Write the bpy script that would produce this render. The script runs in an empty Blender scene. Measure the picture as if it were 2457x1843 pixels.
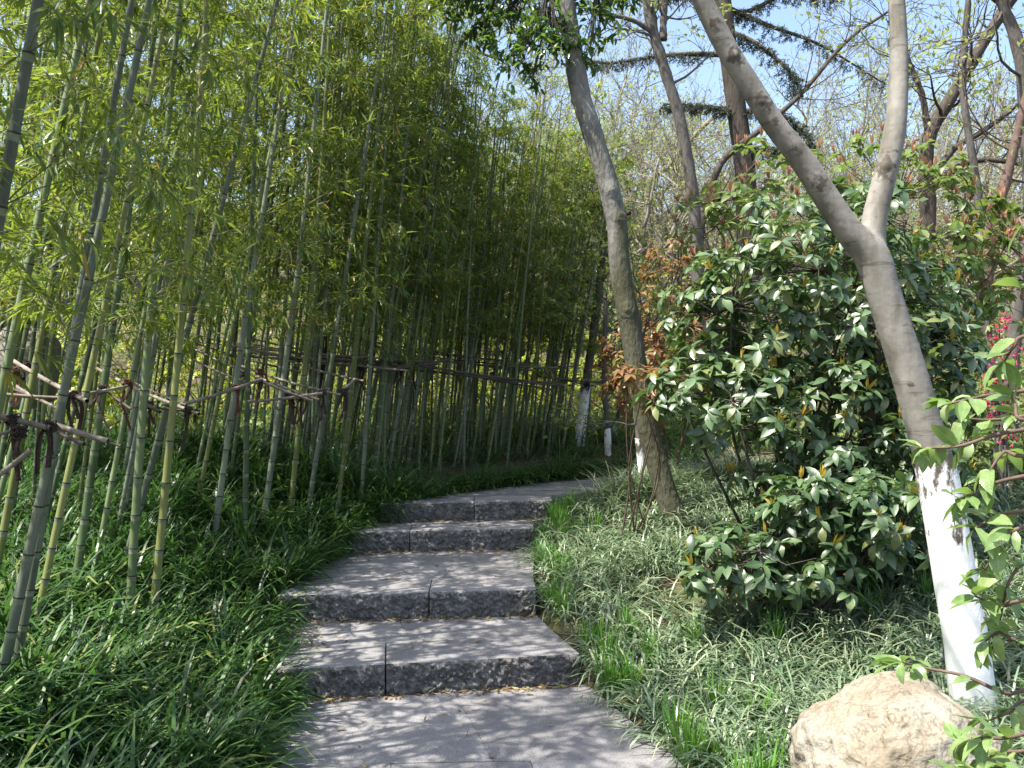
import bpy, math, random
import numpy as np
from mathutils import Vector, Matrix, noise

# ------------------------------------------------------------------ camera, light, exposure
scene = bpy.context.scene
CAMZ, F = 1.6, 887.0                       # eye height in metres; focal length in pixels of a 1024 px wide frame
cam_data = bpy.data.cameras.new('camera')
cam_data.lens = F / 1024 * 36.0
cam_data.sensor_width = 36.0
cam_data.clip_end = 1000
cam = bpy.data.objects.new('camera', cam_data)
cam.location = (0, 0, CAMZ)
cam.rotation_euler = (math.radians(90), 0, 0)
scene.collection.objects.link(cam)
scene.camera = cam

ELEV, BACK = math.radians(62), math.radians(26)   # sun from the left, a little behind the viewer
SUN = Vector((-math.cos(BACK) * math.cos(ELEV), -math.sin(BACK) * math.cos(ELEV), math.sin(ELEV)))
world = bpy.data.worlds.new('World')
scene.world = world
world.use_nodes = True
wn = world.node_tree.nodes
wl = world.node_tree.links
sky = wn.new('ShaderNodeTexSky')
sky.sky_type = 'NISHITA'
sky.sun_disc = False
sky.sun_elevation = ELEV
sky.sun_rotation = math.atan2(SUN.x, SUN.y)
sky.air_density = 1.0
sky.dust_density = 2.6
bg = wn['Background']
bg.inputs['Strength'].default_value = 0.15
wl.new(sky.outputs[0], bg.inputs['Color'])
sun_data = bpy.data.lights.new('sun', 'SUN')
sun_data.energy = 5.0
sun_data.angle = math.radians(0.5)
sun_data.color = (1.0, 0.95, 0.86)
sun = bpy.data.objects.new('sun', sun_data)
sun.rotation_euler = SUN.to_track_quat('Z', 'Y').to_euler()
sun.location = (-10, -5, 20)
scene.collection.objects.link(sun)
scene.view_settings.view_transform = 'Standard'
scene.view_settings.look = 'None'
scene.view_settings.exposure = 1.32
scene.view_settings.gamma = 1.0
scene.cycles.max_bounces = 9
scene.cycles.diffuse_bounces = 5
scene.cycles.glossy_bounces = 2
scene.cycles.transmission_bounces = 5
scene.cycles.transparent_max_bounces = 4
scene.cycles.sample_clamp_indirect = 6.0

COL = scene.collection
rg = np.random.default_rng(7)
U = rg.uniform


def P(px, py, d):
    return np.array([(px - 512) / F * d, d, CAMZ - (py - 384) / F * d])


def norm(v):
    v = np.asarray(v, float)
    return v / np.maximum(np.linalg.norm(v, axis=-1, keepdims=True), 1e-9)


# ------------------------------------------------------------------ mesh helpers
class MB:
    """collects vertices, faces, material indices and a per-vertex tint, and links them as ONE mesh object"""

    def __init__(self):
        self.V, self.Q, self.T, self.qm, self.tm, self.t, self.n = [], [], [], [], [], [], 0

    def add(self, V, F, m=0, tint=0.5):
        V = np.asarray(V, float).reshape(-1, 3)
        if not isinstance(F, (list, tuple)) or (len(F) and np.isscalar(F[0])):
            F = [F]
        for f in F:
            f = np.asarray(f, np.int64)
            if f.size == 0:
                continue
            (self.Q if f.shape[1] == 4 else self.T).append(f + self.n)
            (self.qm if f.shape[1] == 4 else self.tm).append(np.broadcast_to(np.asarray(m), (len(f),)) if np.ndim(m) == 0 else np.asarray(m))
        self.V.append(V)
        self.t.append(np.broadcast_to(np.asarray(tint, float), (len(V),)))
        self.n += len(V)
        return self

    def mesh(self, name, mats, off=(0, 0, 0), smooth=True):
        V = np.concatenate(self.V) - np.asarray(off, float)
        Q = np.concatenate(self.Q) if self.Q else np.zeros((0, 4), np.int64)
        T = np.concatenate(self.T) if self.T else np.zeros((0, 3), np.int64)
        me = bpy.data.meshes.new(name)
        me.vertices.add(len(V))
        me.vertices.foreach_set('co', V.astype(np.float32).ravel())
        loops = np.concatenate([Q.ravel(), T.ravel()])
        me.loops.add(len(loops))
        me.loops.foreach_set('vertex_index', loops.astype(np.int32))
        cnt = np.concatenate([np.full(len(Q), 4), np.full(len(T), 3)])
        me.polygons.add(len(cnt))
        me.polygons.foreach_set('loop_start', np.concatenate([[0], np.cumsum(cnt)[:-1]]).astype(np.int32))
        mi = np.concatenate(self.qm + self.tm) if (self.qm or self.tm) else np.zeros(0)
        me.polygons.foreach_set('material_index', mi.astype(np.int32))
        me.polygons.foreach_set('use_smooth', np.full(len(cnt), smooth))
        a = me.attributes.new('tint', 'FLOAT', 'POINT')
        a.data.foreach_set('value', np.concatenate(self.t).astype(np.float32))
        for m in mats:
            me.materials.append(m)
        me.update(calc_edges=True)
        return me

    def build(self, name, mats, parent=None, smooth=True):
        off = parent.location if parent is not None else (0, 0, 0)
        while parent is not None and parent.parent is not None and False:
            pass
        o = bpy.data.objects.new(name, self.mesh(name, mats, off if parent is not None else (0, 0, 0), smooth))
        COL.objects.link(o)
        o.parent = parent
        return o


def tag(o, label=None, cat=None, group=None, kind=None):
    if label: o['label'] = label
    if cat: o['category'] = cat
    if group: o['group'] = group
    if kind: o['kind'] = kind
    return o


def thing(name, label, cat, loc, group=None):
    o = bpy.data.objects.new(name, None)
    o.empty_display_size = 0.1
    o.location = tuple(float(c) for c in loc)
    COL.objects.link(o)
    return tag(o, label, cat, group)


ORD = ['leftmost', 'second', 'third', 'fourth', 'fifth', 'sixth', 'seventh', 'eighth', 'ninth', 'tenth', 'eleventh', 'twelfth', 'thirteenth', 'fourteenth', 'fifteenth', 'sixteenth', 'seventeenth', 'eighteenth', 'nineteenth', 'twentieth'] + ['twenty-' + q for q in ('first', 'second', 'third', 'fourth', 'fifth', 'sixth', 'seventh', 'eighth', 'ninth')] + ['thirtieth'] + ['thirty-' + q for q in ('first', 'second', 'third', 'fourth', 'fifth', 'sixth', 'seventh', 'eighth', 'ninth')]
ALIKE = {}


def alike(o, px, phrase):
    """remember a repeat; name_alike() then says which one it is, counted from the left"""
    ALIKE.setdefault(phrase, []).append((px, o))


def name_alike():
    for phrase, l in ALIKE.items():
        l.sort(key=lambda t: t[0])
        for k, (px, o) in enumerate(l):
            if len(l) == 1:
                o['label'] = 'the only ' + phrase
            elif k == 0:
                o['label'] = 'leftmost ' + phrase
            elif k == len(l) - 1:
                o['label'] = 'rightmost ' + phrase
            else:
                o['label'] = '%s from left: %s' % (ORD[k], phrase)


def link_mesh(name, me, parent=None, mat=None):
    o = bpy.data.objects.new(name, me)
    COL.objects.link(o)
    o.parent = parent
    if mat is not None:
        o.matrix_local = mat
    return o


def spline(pts, n):
    """Catmull-Rom through the rows of pts (any columns), n samples"""
    p = np.asarray(pts, float)
    if len(p) == 2:
        t = np.linspace(0, 1, n)[:, None]
        return p[0] * (1 - t) + p[1] * t
    q = np.vstack([2 * p[0] - p[1], p, 2 * p[-1] - p[-2]])
    s = np.linspace(0, len(p) - 1 - 1e-6, n)
    i = s.astype(int)
    t = (s - i)[:, None]
    a, b, c, d = q[i], q[i + 1], q[i + 2], q[i + 3]
    return 0.5 * (2 * b + (c - a) * t + (2 * a - 5 * b + 4 * c - d) * t * t + (3 * b - a - 3 * c + d) * t ** 3)


def tube(pts, rad, n=8, cap=True):
    p = np.asarray(pts, float)
    k = len(p)
    r = np.broadcast_to(np.asarray(rad, float), (k,))
    tg = norm(np.gradient(p, axis=0))
    ref = np.array([0, 1.0, 0.0]) if abs(tg[0][1]) < 0.9 else np.array([1.0, 0, 0])
    u = norm(np.cross(tg[0], ref))
    us = np.empty_like(p)
    for i in range(k):
        u = u - tg[i] * (u @ tg[i])
        u = u / max(math.sqrt(u @ u), 1e-9)
        us[i] = u
    vs = np.cross(tg, us)
    a = np.arange(n) / n * 2 * math.pi
    V = p[:, None] + r[:, None, None] * (us[:, None] * np.cos(a)[None, :, None] + vs[:, None] * np.sin(a)[None, :, None])
    V = V.reshape(-1, 3)
    i = np.arange(k - 1)[:, None] * n
    j = np.arange(n)[None]
    j2 = (j + 1) % n
    Q = np.stack([i + j, i + j2, i + n + j2, i + n + j], -1).reshape(-1, 4)
    if not cap:
        return V, [Q]
    V = np.vstack([V, p[0], p[-1]])
    c0, c1 = k * n, k * n + 1
    jj = np.arange(n)
    T = np.concatenate([np.stack([np.full(n, c0), (jj + 1) % n, jj], -1), np.stack([np.full(n, c1), (k - 1) * n + jj, (k - 1) * n + (jj + 1) % n], -1)])
    return V, [Q, T]


def prisms(A, B, ra, rb, n=3):
    """many thin straight twigs at once"""
    A = np.asarray(A, float); B = np.asarray(B, float)
    N = len(A)
    t = norm(B - A)
    ref = np.where(np.abs(t[:, 2:3]) < 0.9, np.array([[0, 0, 1.0]]), np.array([[1.0, 0, 0]]))
    u = norm(np.cross(t, ref)); v = np.cross(t, u)
    a = np.arange(n) / n * 2 * math.pi
    ring = u[:, None] * np.cos(a)[None, :, None] + v[:, None] * np.sin(a)[None, :, None]
    ra = np.broadcast_to(np.asarray(ra, float), (N,)); rb = np.broadcast_to(np.asarray(rb, float), (N,))
    V = np.concatenate([A[:, None] + ring * ra[:, None, None], B[:, None] + ring * rb[:, None, None]], 1)
    b = (np.arange(N) * 2 * n)[:, None]
    j = np.arange(n)[None]; j2 = (j + 1) % n
    Q = np.stack([b + j, b + j2, b + n + j2, b + n + j], -1).reshape(-1, 4)
    return V.reshape(-1, 3), Q


# leaf templates: (along, across, out of plane) and faces
def _leaf_rows(us, ws, fold):
    v, q, t = [(0, 0, 0)], [], []
    for u, w in zip(us, ws):
        v += [(u, -w, fold * w), (u, 0, 0), (u, w, fold * w)]
    v.append((1, 0, 0))
    t += [(0, 2, 1), (0, 3, 2)]
    for k in range(len(us) - 1):
        a, b = 1 + 3 * k, 4 + 3 * k
        q += [(a, a + 1, b + 1, b), (a + 1, a + 2, b + 2, b + 1)]
    a, e = 1 + 3 * (len(us) - 1), len(v) - 1
    t += [(a, a + 1, e), (a + 1, a + 2, e)]
    return np.array(v, float), np.array(q, int).reshape(-1, 4), np.array(t, int)


LANCE = _leaf_rows([0.18, 0.6], [0.42, 0.36], 0.25)
BROAD = _leaf_rows([0.16, 0.38, 0.62, 0.84], [0.30, 0.50, 0.47, 0.24], 0.30)
SMALL = (np.array([(0, 0, 0), (0.5, -0.5, 0.12), (1, 0, 0), (0.5, 0.5, 0.12)], float), np.array([(0, 3, 2, 1)]), np.zeros((0, 3), int))


def veined(name, src, rib):
    """the same leaf material with a pale midrib and pressed-in side veins (single-leaf meshes carry lu, lv)"""
    m = M[src].copy(); m.name = name
    nd, ln = m.node_tree.nodes, m.node_tree.links
    bs = nd['Principled BSDF']
    r = bs.inputs['Base Color'].links[0].from_socket
    lv = nd.new('ShaderNodeAttribute'); lv.attribute_name = 'lv'
    lu = nd.new('ShaderNodeAttribute'); lu.attribute_name = 'lu'
    ab = nd.new('ShaderNodeMath'); ab.operation = 'ABSOLUTE'; ln.new(lv.outputs['Fac'], ab.inputs[0])
    mr = nd.new('ShaderNodeMapRange'); mr.inputs[1].default_value = 0.015; mr.inputs[2].default_value = 0.05; mr.inputs[3].default_value = 0.5; mr.inputs[4].default_value = 0.0
    ln.new(ab.outputs[0], mr.inputs[0])
    ma = nd.new('ShaderNodeMath'); ma.operation = 'MULTIPLY_ADD'; ma.inputs[1].default_value = -0.55
    ln.new(ab.outputs[0], ma.inputs[0]); ln.new(lu.outputs['Fac'], ma.inputs[2])
    mu = nd.new('ShaderNodeMath'); mu.operation = 'MULTIPLY'; mu.inputs[1].default_value = 62.0; ln.new(ma.outputs[0], mu.inputs[0])
    sn = nd.new('ShaderNodeMath'); sn.operation = 'SINE'; ln.new(mu.outputs[0], sn.inputs[0])
    bp = nd.new('ShaderNodeBump'); bp.inputs['Strength'].default_value = 0.12; bp.inputs['Distance'].default_value = 0.003
    ln.new(sn.outputs[0], bp.inputs['Height']); ln.new(bp.outputs[0], bs.inputs['Normal'])
    tc = nd.new('ShaderNodeTexCoord'); oi = nd.new('ShaderNodeObjectInfo')
    vm = nd.new('ShaderNodeVectorMath'); vm.operation = 'ADD'
    ln.new(tc.outputs['Object'], vm.inputs[0]); ln.new(oi.outputs['Location'], vm.inputs[1])
    nz = nd.new('ShaderNodeTexNoise'); nz.inputs['Scale'].default_value = 3.5; nz.inputs['Detail'].default_value = 5
    ln.new(vm.outputs[0], nz.inputs['Vector'])
    rr = ramp(nd, [(0.36, (0.72, 0.74, 0.6)), (0.55, (1, 1, 1)), (0.74, (1.0, 1.0, 1.0)), (0.80, (1.5, 1.1, 0.5))])
    ln.new(nz.outputs['Fac'], rr.inputs[0])
    m0 = nd.new('ShaderNodeMix'); m0.data_type = 'RGBA'; m0.blend_type = 'MULTIPLY'; m0.inputs[0].default_value = 1
    ln.new(r, m0.inputs[6]); ln.new(rr.outputs[0], m0.inputs[7])
    m1 = nd.new('ShaderNodeMix'); m1.data_type = 'RGBA'
    ln.new(mr.outputs[0], m1.inputs[0]); ln.new(m0.outputs[2], m1.inputs[6]); m1.inputs[7].default_value = (*rib, 1)
    ln.new(m1.outputs[2], bs.inputs['Base Color'])
    M[name] = m


def leaf_frames(D, N):
    D = norm(D)
    S = norm(np.cross(N, D))
    return D, S, np.cross(D, S)


def leaves(B, D, N, L, W, curl=0.2, tpl=LANCE):
    """a batch of leaves: base, direction, rough normal, length, width"""
    T, q, t = tpl
    D, S, M = leaf_frames(D, N)
    n = len(B)
    L = np.broadcast_to(np.asarray(L, float), (n,)); W = np.broadcast_to(np.asarray(W, float), (n,))
    c = np.broadcast_to(np.asarray(curl, float), (n,))
    u, v, w = T[:, 0], T[:, 1], T[:, 2]
    ang = c[:, None] * u[None] * 1.6
    along = np.where(np.abs(ang) > 1e-3, np.sin(ang) / np.where(np.abs(ang) > 1e-3, ang, 1), 1) * u
    drop = np.where(np.abs(ang) > 1e-3, (1 - np.cos(ang)) / np.where(np.abs(ang) > 1e-3, ang, 1), 0) * u
    V = (B[:, None] + D[:, None] * (along * L[:, None])[..., None] + S[:, None] * (v[None] * W[:, None])[..., None]
         + M[:, None] * (w[None] * W[:, None] - drop * L[:, None])[..., None])
    k = len(T)
    off = (np.arange(n) * k)[:, None, None]
    return V.reshape(-1, 3), [(q[None] + off).reshape(-1, 4), (t[None] + off).reshape(-1, 3)], k


def add_leaves(mb, B, D, N, L, W, curl=0.2, tpl=LANCE, m=0, tint=None):
    if len(B) == 0:
        return
    V, Fs, k = leaves(np.asarray(B), np.asarray(D), np.asarray(N), L, W, curl, tpl)
    tint = U(0, 1, len(B)) if tint is None else tint
    mb.add(V, Fs, m, np.repeat(tint, k))


def rdir(n):
    return norm(rg.normal(size=(n, 3)))


# ------------------------------------------------------------------ materials
def new_mat(name):
    m = bpy.data.materials.new(name)
    m.use_nodes = True
    return m, m.node_tree.nodes, m.node_tree.links, m.node_tree.nodes['Principled BSDF']


def ramp(nd, stops):
    r = nd.new('ShaderNodeValToRGB')
    e = r.color_ramp.elements
    while len(e) < len(stops):
        e.new(0.5)
    for k, (p, c) in enumerate(stops):
        e[k].position = p
        e[k].color = (*c, 1)
    return r


def leaf_mat(name, stops, trans=(0.3, 0.4, 0.05), fac=0.4, rough=0.4, spec=0.5, tmix=0.7):
    m, nd, ln, bs = new_mat(name)
    at = nd.new('ShaderNodeAttribute'); at.attribute_name = 'tint'
    oi = nd.new('ShaderNodeObjectInfo')
    ad = nd.new('ShaderNodeMath'); ad.operation = 'MULTIPLY_ADD'; ad.inputs[1].default_value = 0.22
    ln.new(oi.outputs['Random'], ad.inputs[0]); ln.new(at.outputs['Fac'], ad.inputs[2])
    sb = nd.new('ShaderNodeMath'); sb.operation = 'SUBTRACT'; sb.inputs[1].default_value = 0.11
    ln.new(ad.outputs[0], sb.inputs[0])
    r = ramp(nd, stops)
    ln.new(sb.outputs[0], r.inputs[0])
    ln.new(r.outputs[0], bs.inputs['Base Color'])
    bs.inputs['Roughness'].default_value = rough
    bs.inputs['Specular IOR Level'].default_value = spec
    tr = nd.new('ShaderNodeBsdfTranslucent')
    mx = nd.new('ShaderNodeMix'); mx.data_type = 'RGBA'
    mx.inputs[0].default_value = tmix
    ln.new(r.outputs[0], mx.inputs[6]); mx.inputs[7].default_value = (*trans, 1)
    ln.new(mx.outputs[2], tr.inputs['Color'])
    ms = nd.new('ShaderNodeMixShader'); ms.inputs[0].default_value = fac
    ln.new(bs.outputs[0], ms.inputs[1]); ln.new(tr.outputs[0], ms.inputs[2])
    ln.new(ms.outputs[0], nd['Material Output'].inputs['Surface'])
    return m


def noise_mat(name, stops, scale=8.0, rough=0.8, bump=0.3, bscale=40.0, stretch=(1, 1, 1), detail=6.0, dist=0.02, spec=0.3, coords='Object', extra=None):
    m, nd, ln, bs = new_mat(name)
    tc = nd.new('ShaderNodeTexCoord')
    mp = nd.new('ShaderNodeMapping'); mp.inputs['Scale'].default_value = stretch
    ln.new(tc.outputs[coords], mp.inputs['Vector'])
    n1 = nd.new('ShaderNodeTexNoise'); n1.inputs['Scale'].default_value = scale; n1.inputs['Detail'].default_value = detail
    n1.inputs['Roughness'].default_value = 0.65
    ln.new(mp.outputs[0], n1.inputs['Vector'])
    r = ramp(nd, stops)
    ln.new(n1.outputs['Fac'], r.inputs[0])
    ln.new(r.outputs[0], bs.inputs['Base Color'])
    n2 = nd.new('ShaderNodeTexNoise'); n2.inputs['Scale'].default_value = bscale; n2.inputs['Detail'].default_value = 6
    ln.new(mp.outputs[0], n2.inputs['Vector'])
    b = nd.new('ShaderNodeBump'); b.inputs['Strength'].default_value = bump; b.inputs['Distance'].default_value = dist
    ln.new(n2.outputs['Fac'], b.inputs['Height'])
    ln.new(b.outputs[0], bs.inputs['Normal'])
    bs.inputs['Roughness'].default_value = rough
    bs.inputs['Specular IOR Level'].default_value = spec
    if extra:
        extra(nd, ln, bs, r, mp)
    return m


def culm_mat(name, lo, hi):
    m, nd, ln, bs = new_mat(name)
    tc = nd.new('ShaderNodeTexCoord')
    mp = nd.new('ShaderNodeMapping'); mp.inputs['Scale'].default_value = (6, 6, 1.2)
    ln.new(tc.outputs['Object'], mp.inputs['Vector'])
    oi = nd.new('ShaderNodeObjectInfo')
    ofs = nd.new('ShaderNodeVectorMath'); ofs.operation = 'ADD'
    cx = nd.new('ShaderNodeCombineXYZ')
    ml = nd.new('ShaderNodeMath'); ml.operation = 'MULTIPLY'; ml.inputs[1].default_value = 37.0
    ln.new(oi.outputs['Random'], ml.inputs[0]); ln.new(ml.outputs[0], cx.inputs[2])
    ln.new(mp.outputs[0], ofs.inputs[0]); ln.new(cx.outputs[0], ofs.inputs[1])
    n1 = nd.new('ShaderNodeTexNoise'); n1.inputs['Scale'].default_value = 2.2; n1.inputs['Detail'].default_value = 8
    n1.inputs['Roughness'].default_value = 0.7
    ln.new(ofs.outputs[0], n1.inputs['Vector'])
    ad = nd.new('ShaderNodeMath'); ad.operation = 'MULTIPLY_ADD'; ad.inputs[1].default_value = 0.4
    sb = nd.new('ShaderNodeMath'); sb.operation = 'SUBTRACT'; sb.inputs[1].default_value = 0.2
    ln.new(oi.outputs['Random'], ad.inputs[0]); ln.new(n1.outputs['Fac'], ad.inputs[2]); ln.new(ad.outputs[0], sb.inputs[0])
    r = ramp(nd, [(0.22, tuple(c * 0.55 for c in lo)), (0.40, lo), (0.72, hi), (0.9, tuple(min(1, c * 1.25) for c in hi))])
    ln.new(sb.outputs[0], r.inputs[0])
    ln.new(r.outputs[0], bs.inputs['Base Color'])
    bs.inputs['Roughness'].default_value = 0.45
    bs.inputs['Specular IOR Level'].default_value = 0.4
    return m


M = {}
M['culm_green'] = culm_mat('culm_green', (0.065, 0.10, 0.04), (0.155, 0.20, 0.09))
M['culm_grey'] = culm_mat('culm_grey', (0.10, 0.12, 0.08), (0.21, 0.235, 0.165))
M['culm_yellow'] = culm_mat('culm_yellow', (0.105, 0.125, 0.03), (0.20, 0.21, 0.07))
M['culm_pale'] = culm_mat('culm_pale', (0.28, 0.26, 0.17), (0.42, 0.39, 0.28))  # sunlight on one culm, put into its colour as a paler tone
M['node_ring'] = noise_mat('node_ring', [(0.3, (0.018, 0.02, 0.012)), (0.7, (0.06, 0.06, 0.035))], 30)
M['node_bloom'] = noise_mat('node_bloom', [(0.35, (0.12, 0.145, 0.08)), (0.65, (0.21, 0.23, 0.16))], 14, 0.7, 0.1)
M['twig_green'] = noise_mat('twig_green', [(0.3, (0.10, 0.12, 0.05)), (0.7, (0.22, 0.20, 0.09))], 10)
M['bamboo_leaf'] = leaf_mat('bamboo_leaf', [(0.0, (0.024, 0.062, 0.018)), (0.45, (0.052, 0.105, 0.026)), (0.66, (0.10, 0.165, 0.034)), (0.86, (0.20, 0.25, 0.045)), (0.96, (0.30, 0.25, 0.05)), (1.0, (0.28, 0.15, 0.05))],
                            (0.36, 0.46, 0.045), 0.46, 0.38, 0.5, 0.7)
M['liriope_dark'] = leaf_mat('liriope_dark', [(0.0, (0.014, 0.040, 0.014)), (0.5, (0.04, 0.095, 0.026)), (0.84, (0.10, 0.18, 0.045)), (0.96, (0.26, 0.26, 0.08)), (1.0, (0.28, 0.18, 0.07))],  # dark green blades, lowered further to carry the shade at lower left
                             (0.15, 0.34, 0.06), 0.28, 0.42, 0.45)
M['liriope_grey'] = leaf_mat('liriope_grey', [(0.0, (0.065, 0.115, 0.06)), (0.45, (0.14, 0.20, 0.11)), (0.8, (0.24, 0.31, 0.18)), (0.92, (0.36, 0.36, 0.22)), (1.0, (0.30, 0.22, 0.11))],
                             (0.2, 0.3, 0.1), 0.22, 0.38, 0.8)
M['fresh_blade'] = leaf_mat('fresh_blade', [(0.0, (0.06, 0.17, 0.02)), (1.0, (0.14, 0.30, 0.04))], (0.22, 0.45, 0.04), 0.35, 0.4)
M['glossy_leaf'] = leaf_mat('glossy_leaf', [(0.0, (0.034, 0.070, 0.028)), (0.5, (0.070, 0.125, 0.050)), (0.9, (0.115, 0.175, 0.070)), (1.0, (0.16, 0.18, 0.06))], (0.16, 0.30, 0.04), 0.2, 0.40, 0.8)
M['light_leaf'] = leaf_mat('light_leaf', [(0.0, (0.14, 0.23, 0.075)), (0.6, (0.22, 0.32, 0.12)), (1.0, (0.31, 0.38, 0.18))], (0.28, 0.46, 0.06), 0.34, 0.3, 0.6)
M['yellow_shoot'] = leaf_mat('yellow_shoot', [(0.0, (0.30, 0.25, 0.03)), (1.0, (0.42, 0.28, 0.05))], (0.5, 0.4, 0.05), 0.35, 0.4)
M['orange_leaf'] = leaf_mat('orange_leaf', [(0.0, (0.12, 0.065, 0.03)), (0.35, (0.22, 0.115, 0.055)), (0.75, (0.30, 0.18, 0.08)), (1.0, (0.16, 0.17, 0.05))], (0.5, 0.26, 0.08), 0.35, 0.4)
M['pink_leaf'] = leaf_mat('pink_leaf', [(0.0, (0.30, 0.13, 0.09)), (0.5, (0.40, 0.20, 0.13)), (1.0, (0.34, 0.25, 0.12))], (0.6, 0.33, 0.2), 0.35, 0.4)
M['spring_leaf'] = leaf_mat('spring_leaf', [(0.0, (0.15, 0.21, 0.05)), (0.6, (0.24, 0.29, 0.08)), (1.0, (0.33, 0.33, 0.12))], (0.42, 0.48, 0.1), 0.45, 0.5)
M['yellow_bush'] = leaf_mat('yellow_bush', [(0.0, (0.17, 0.24, 0.025)), (0.6, (0.30, 0.36, 0.035)), (1.0, (0.42, 0.44, 0.05))], (0.55, 0.6, 0.04), 0.4, 0.45)
M['mid_bush'] = leaf_mat('mid_bush', [(0.0, (0.06, 0.11, 0.03)), (0.6, (0.11, 0.17, 0.045)), (1.0, (0.19, 0.24, 0.07))], (0.25, 0.36, 0.06), 0.4, 0.45)
M['undergrowth'] = leaf_mat('undergrowth', [(0.0, (0.07, 0.12, 0.03)), (0.5, (0.14, 0.20, 0.045)), (0.85, (0.24, 0.29, 0.06)), (1.0, (0.22, 0.17, 0.09))], (0.35, 0.45, 0.06), 0.4, 0.5)
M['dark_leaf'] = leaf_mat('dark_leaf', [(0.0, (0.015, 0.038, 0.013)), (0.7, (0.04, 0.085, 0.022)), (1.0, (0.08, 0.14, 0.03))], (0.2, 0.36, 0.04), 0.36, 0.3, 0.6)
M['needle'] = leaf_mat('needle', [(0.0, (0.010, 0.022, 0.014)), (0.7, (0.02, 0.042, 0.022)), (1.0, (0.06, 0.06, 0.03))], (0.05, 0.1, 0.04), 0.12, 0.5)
M['blossom'] = leaf_mat('blossom', [(0.0, (0.45, 0.03, 0.09)), (1.0, (0.6, 0.08, 0.16))], (0.7, 0.1, 0.2), 0.3, 0.5)
M['dead_leaf'] = leaf_mat('dead_leaf', [(0.0, (0.10, 0.055, 0.025)), (0.5, (0.22, 0.14, 0.06)), (0.8, (0.34, 0.27, 0.12)), (1.0, (0.12, 0.17, 0.04))], (0.3, 0.2, 0.08), 0.2, 0.6)


def bark_extra(moss):
    def f(nd, ln, bs, r, mp):
        g = nd.new('ShaderNodeTexNoise'); g.inputs['Scale'].default_value = 2.6; g.inputs['Detail'].default_value = 5
        ln.new(mp.outputs[0], g.inputs['Vector'])
        rr = ramp(nd, [(0.42, (0, 0, 0)), (0.58, (1, 1, 1))])
        sx = nd.new('ShaderNodeSeparateXYZ'); ln.new(mp.outputs[0], sx.inputs[0])
        mh = nd.new('ShaderNodeMapRange'); mh.inputs[1].default_value = 0.3; mh.inputs[2].default_value = 1.2; mh.inputs[3].default_value = 0.16; mh.inputs[4].default_value = -0.03
        ln.new(sx.outputs[2], mh.inputs[0])   # moss is thicker towards the foot
        am = nd.new('ShaderNodeMath'); ln.new(g.outputs['Fac'], am.inputs[0]); ln.new(mh.outputs[0], am.inputs[1])
        ln.new(am.outputs[0], rr.inputs[0])
        mx = nd.new('ShaderNodeMix'); mx.data_type = 'RGBA'
        ml = nd.new('ShaderNodeMath'); ml.operation = 'MULTIPLY'; ml.inputs[1].default_value = 0.75
        ln.new(rr.outputs[0], ml.inputs[0]); ln.new(ml.outputs[0], mx.inputs[0])
        ln.new(r.outputs[0], mx.inputs[6]); mx.inputs[7].default_value = (*moss, 1)
        ln.new(mx.outputs[2], bs.inputs['Base Color'])
    return f


def scar_extra(nd, ln, bs, r, mp):
    # thin crosswise scars and speckle of a smooth grey bark
    w = nd.new('ShaderNodeTexNoise'); w.inputs['Scale'].default_value = 1.0; w.inputs['Detail'].default_value = 2
    m2 = nd.new('ShaderNodeMapping'); m2.inputs['Scale'].default_value = (5, 5, 34)
    tc = nd.new('ShaderNodeTexCoord')
    ln.new(tc.outputs['Object'], m2.inputs['Vector']); ln.new(m2.outputs[0], w.inputs['Vector'])
    rr = ramp(nd, [(0.60, (1, 1, 1)), (0.66, (0.62, 0.58, 0.52)), (0.70, (1, 1, 1))])
    ln.new(w.outputs['Fac'], rr.inputs[0])
    mx = nd.new('ShaderNodeMix'); mx.data_type = 'RGBA'; mx.blend_type = 'MULTIPLY'; mx.inputs[0].default_value = 1
    ln.new(r.outputs[0], mx.inputs[6]); ln.new(rr.outputs[0], mx.inputs[7])
    # rough dark bark round knots and old wounds, and darker weathered streaks
    at = nd.new('ShaderNodeAttribute'); at.attribute_name = 'tint'
    kn = nd.new('ShaderNodeTexNoise'); kn.inputs['Scale'].default_value = 38; kn.inputs['Detail'].default_value = 6
    ln.new(tc.outputs['Object'], kn.inputs['Vector'])
    km = nd.new('ShaderNodeMath'); km.operation = 'MULTIPLY_ADD'; km.inputs[1].default_value = 0.55
    ln.new(at.outputs['Fac'], km.inputs[0]); ln.new(kn.outputs['Fac'], km.inputs[2])
    kr = ramp(nd, [(0.66, (0, 0, 0)), (0.80, (0.85, 0.85, 0.85))])
    ln.new(km.outputs[0], kr.inputs[0])
    m3 = nd.new('ShaderNodeMapping'); m3.inputs['Scale'].default_value = (9, 9, 1.6)
    ln.new(tc.outputs['Object'], m3.inputs['Vector'])
    s3 = nd.new('ShaderNodeTexNoise'); s3.inputs['Scale'].default_value = 1.6; s3.inputs['Detail'].default_value = 8
    ln.new(m3.outputs[0], s3.inputs['Vector'])
    sr = ramp(nd, [(0.36, (0.66, 0.65, 0.60)), (0.52, (1, 1, 1)), (0.72, (1.12, 1.12, 1.10))])
    ln.new(s3.outputs['Fac'], sr.inputs[0])
    m4 = nd.new('ShaderNodeMix'); m4.data_type = 'RGBA'; m4.blend_type = 'MULTIPLY'; m4.inputs[0].default_value = 1
    ln.new(mx.outputs[2], m4.inputs[6]); ln.new(sr.outputs[0], m4.inputs[7])
    m5 = nd.new('ShaderNodeMix'); m5.data_type = 'RGBA'
    ln.new(kr.outputs[0], m5.inputs[0]); ln.new(m4.outputs[2], m5.inputs[6]); m5.inputs[7].default_value = (0.055, 0.045, 0.033, 1)
    ln.new(m5.outputs[2], bs.inputs['Base Color'])


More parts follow.
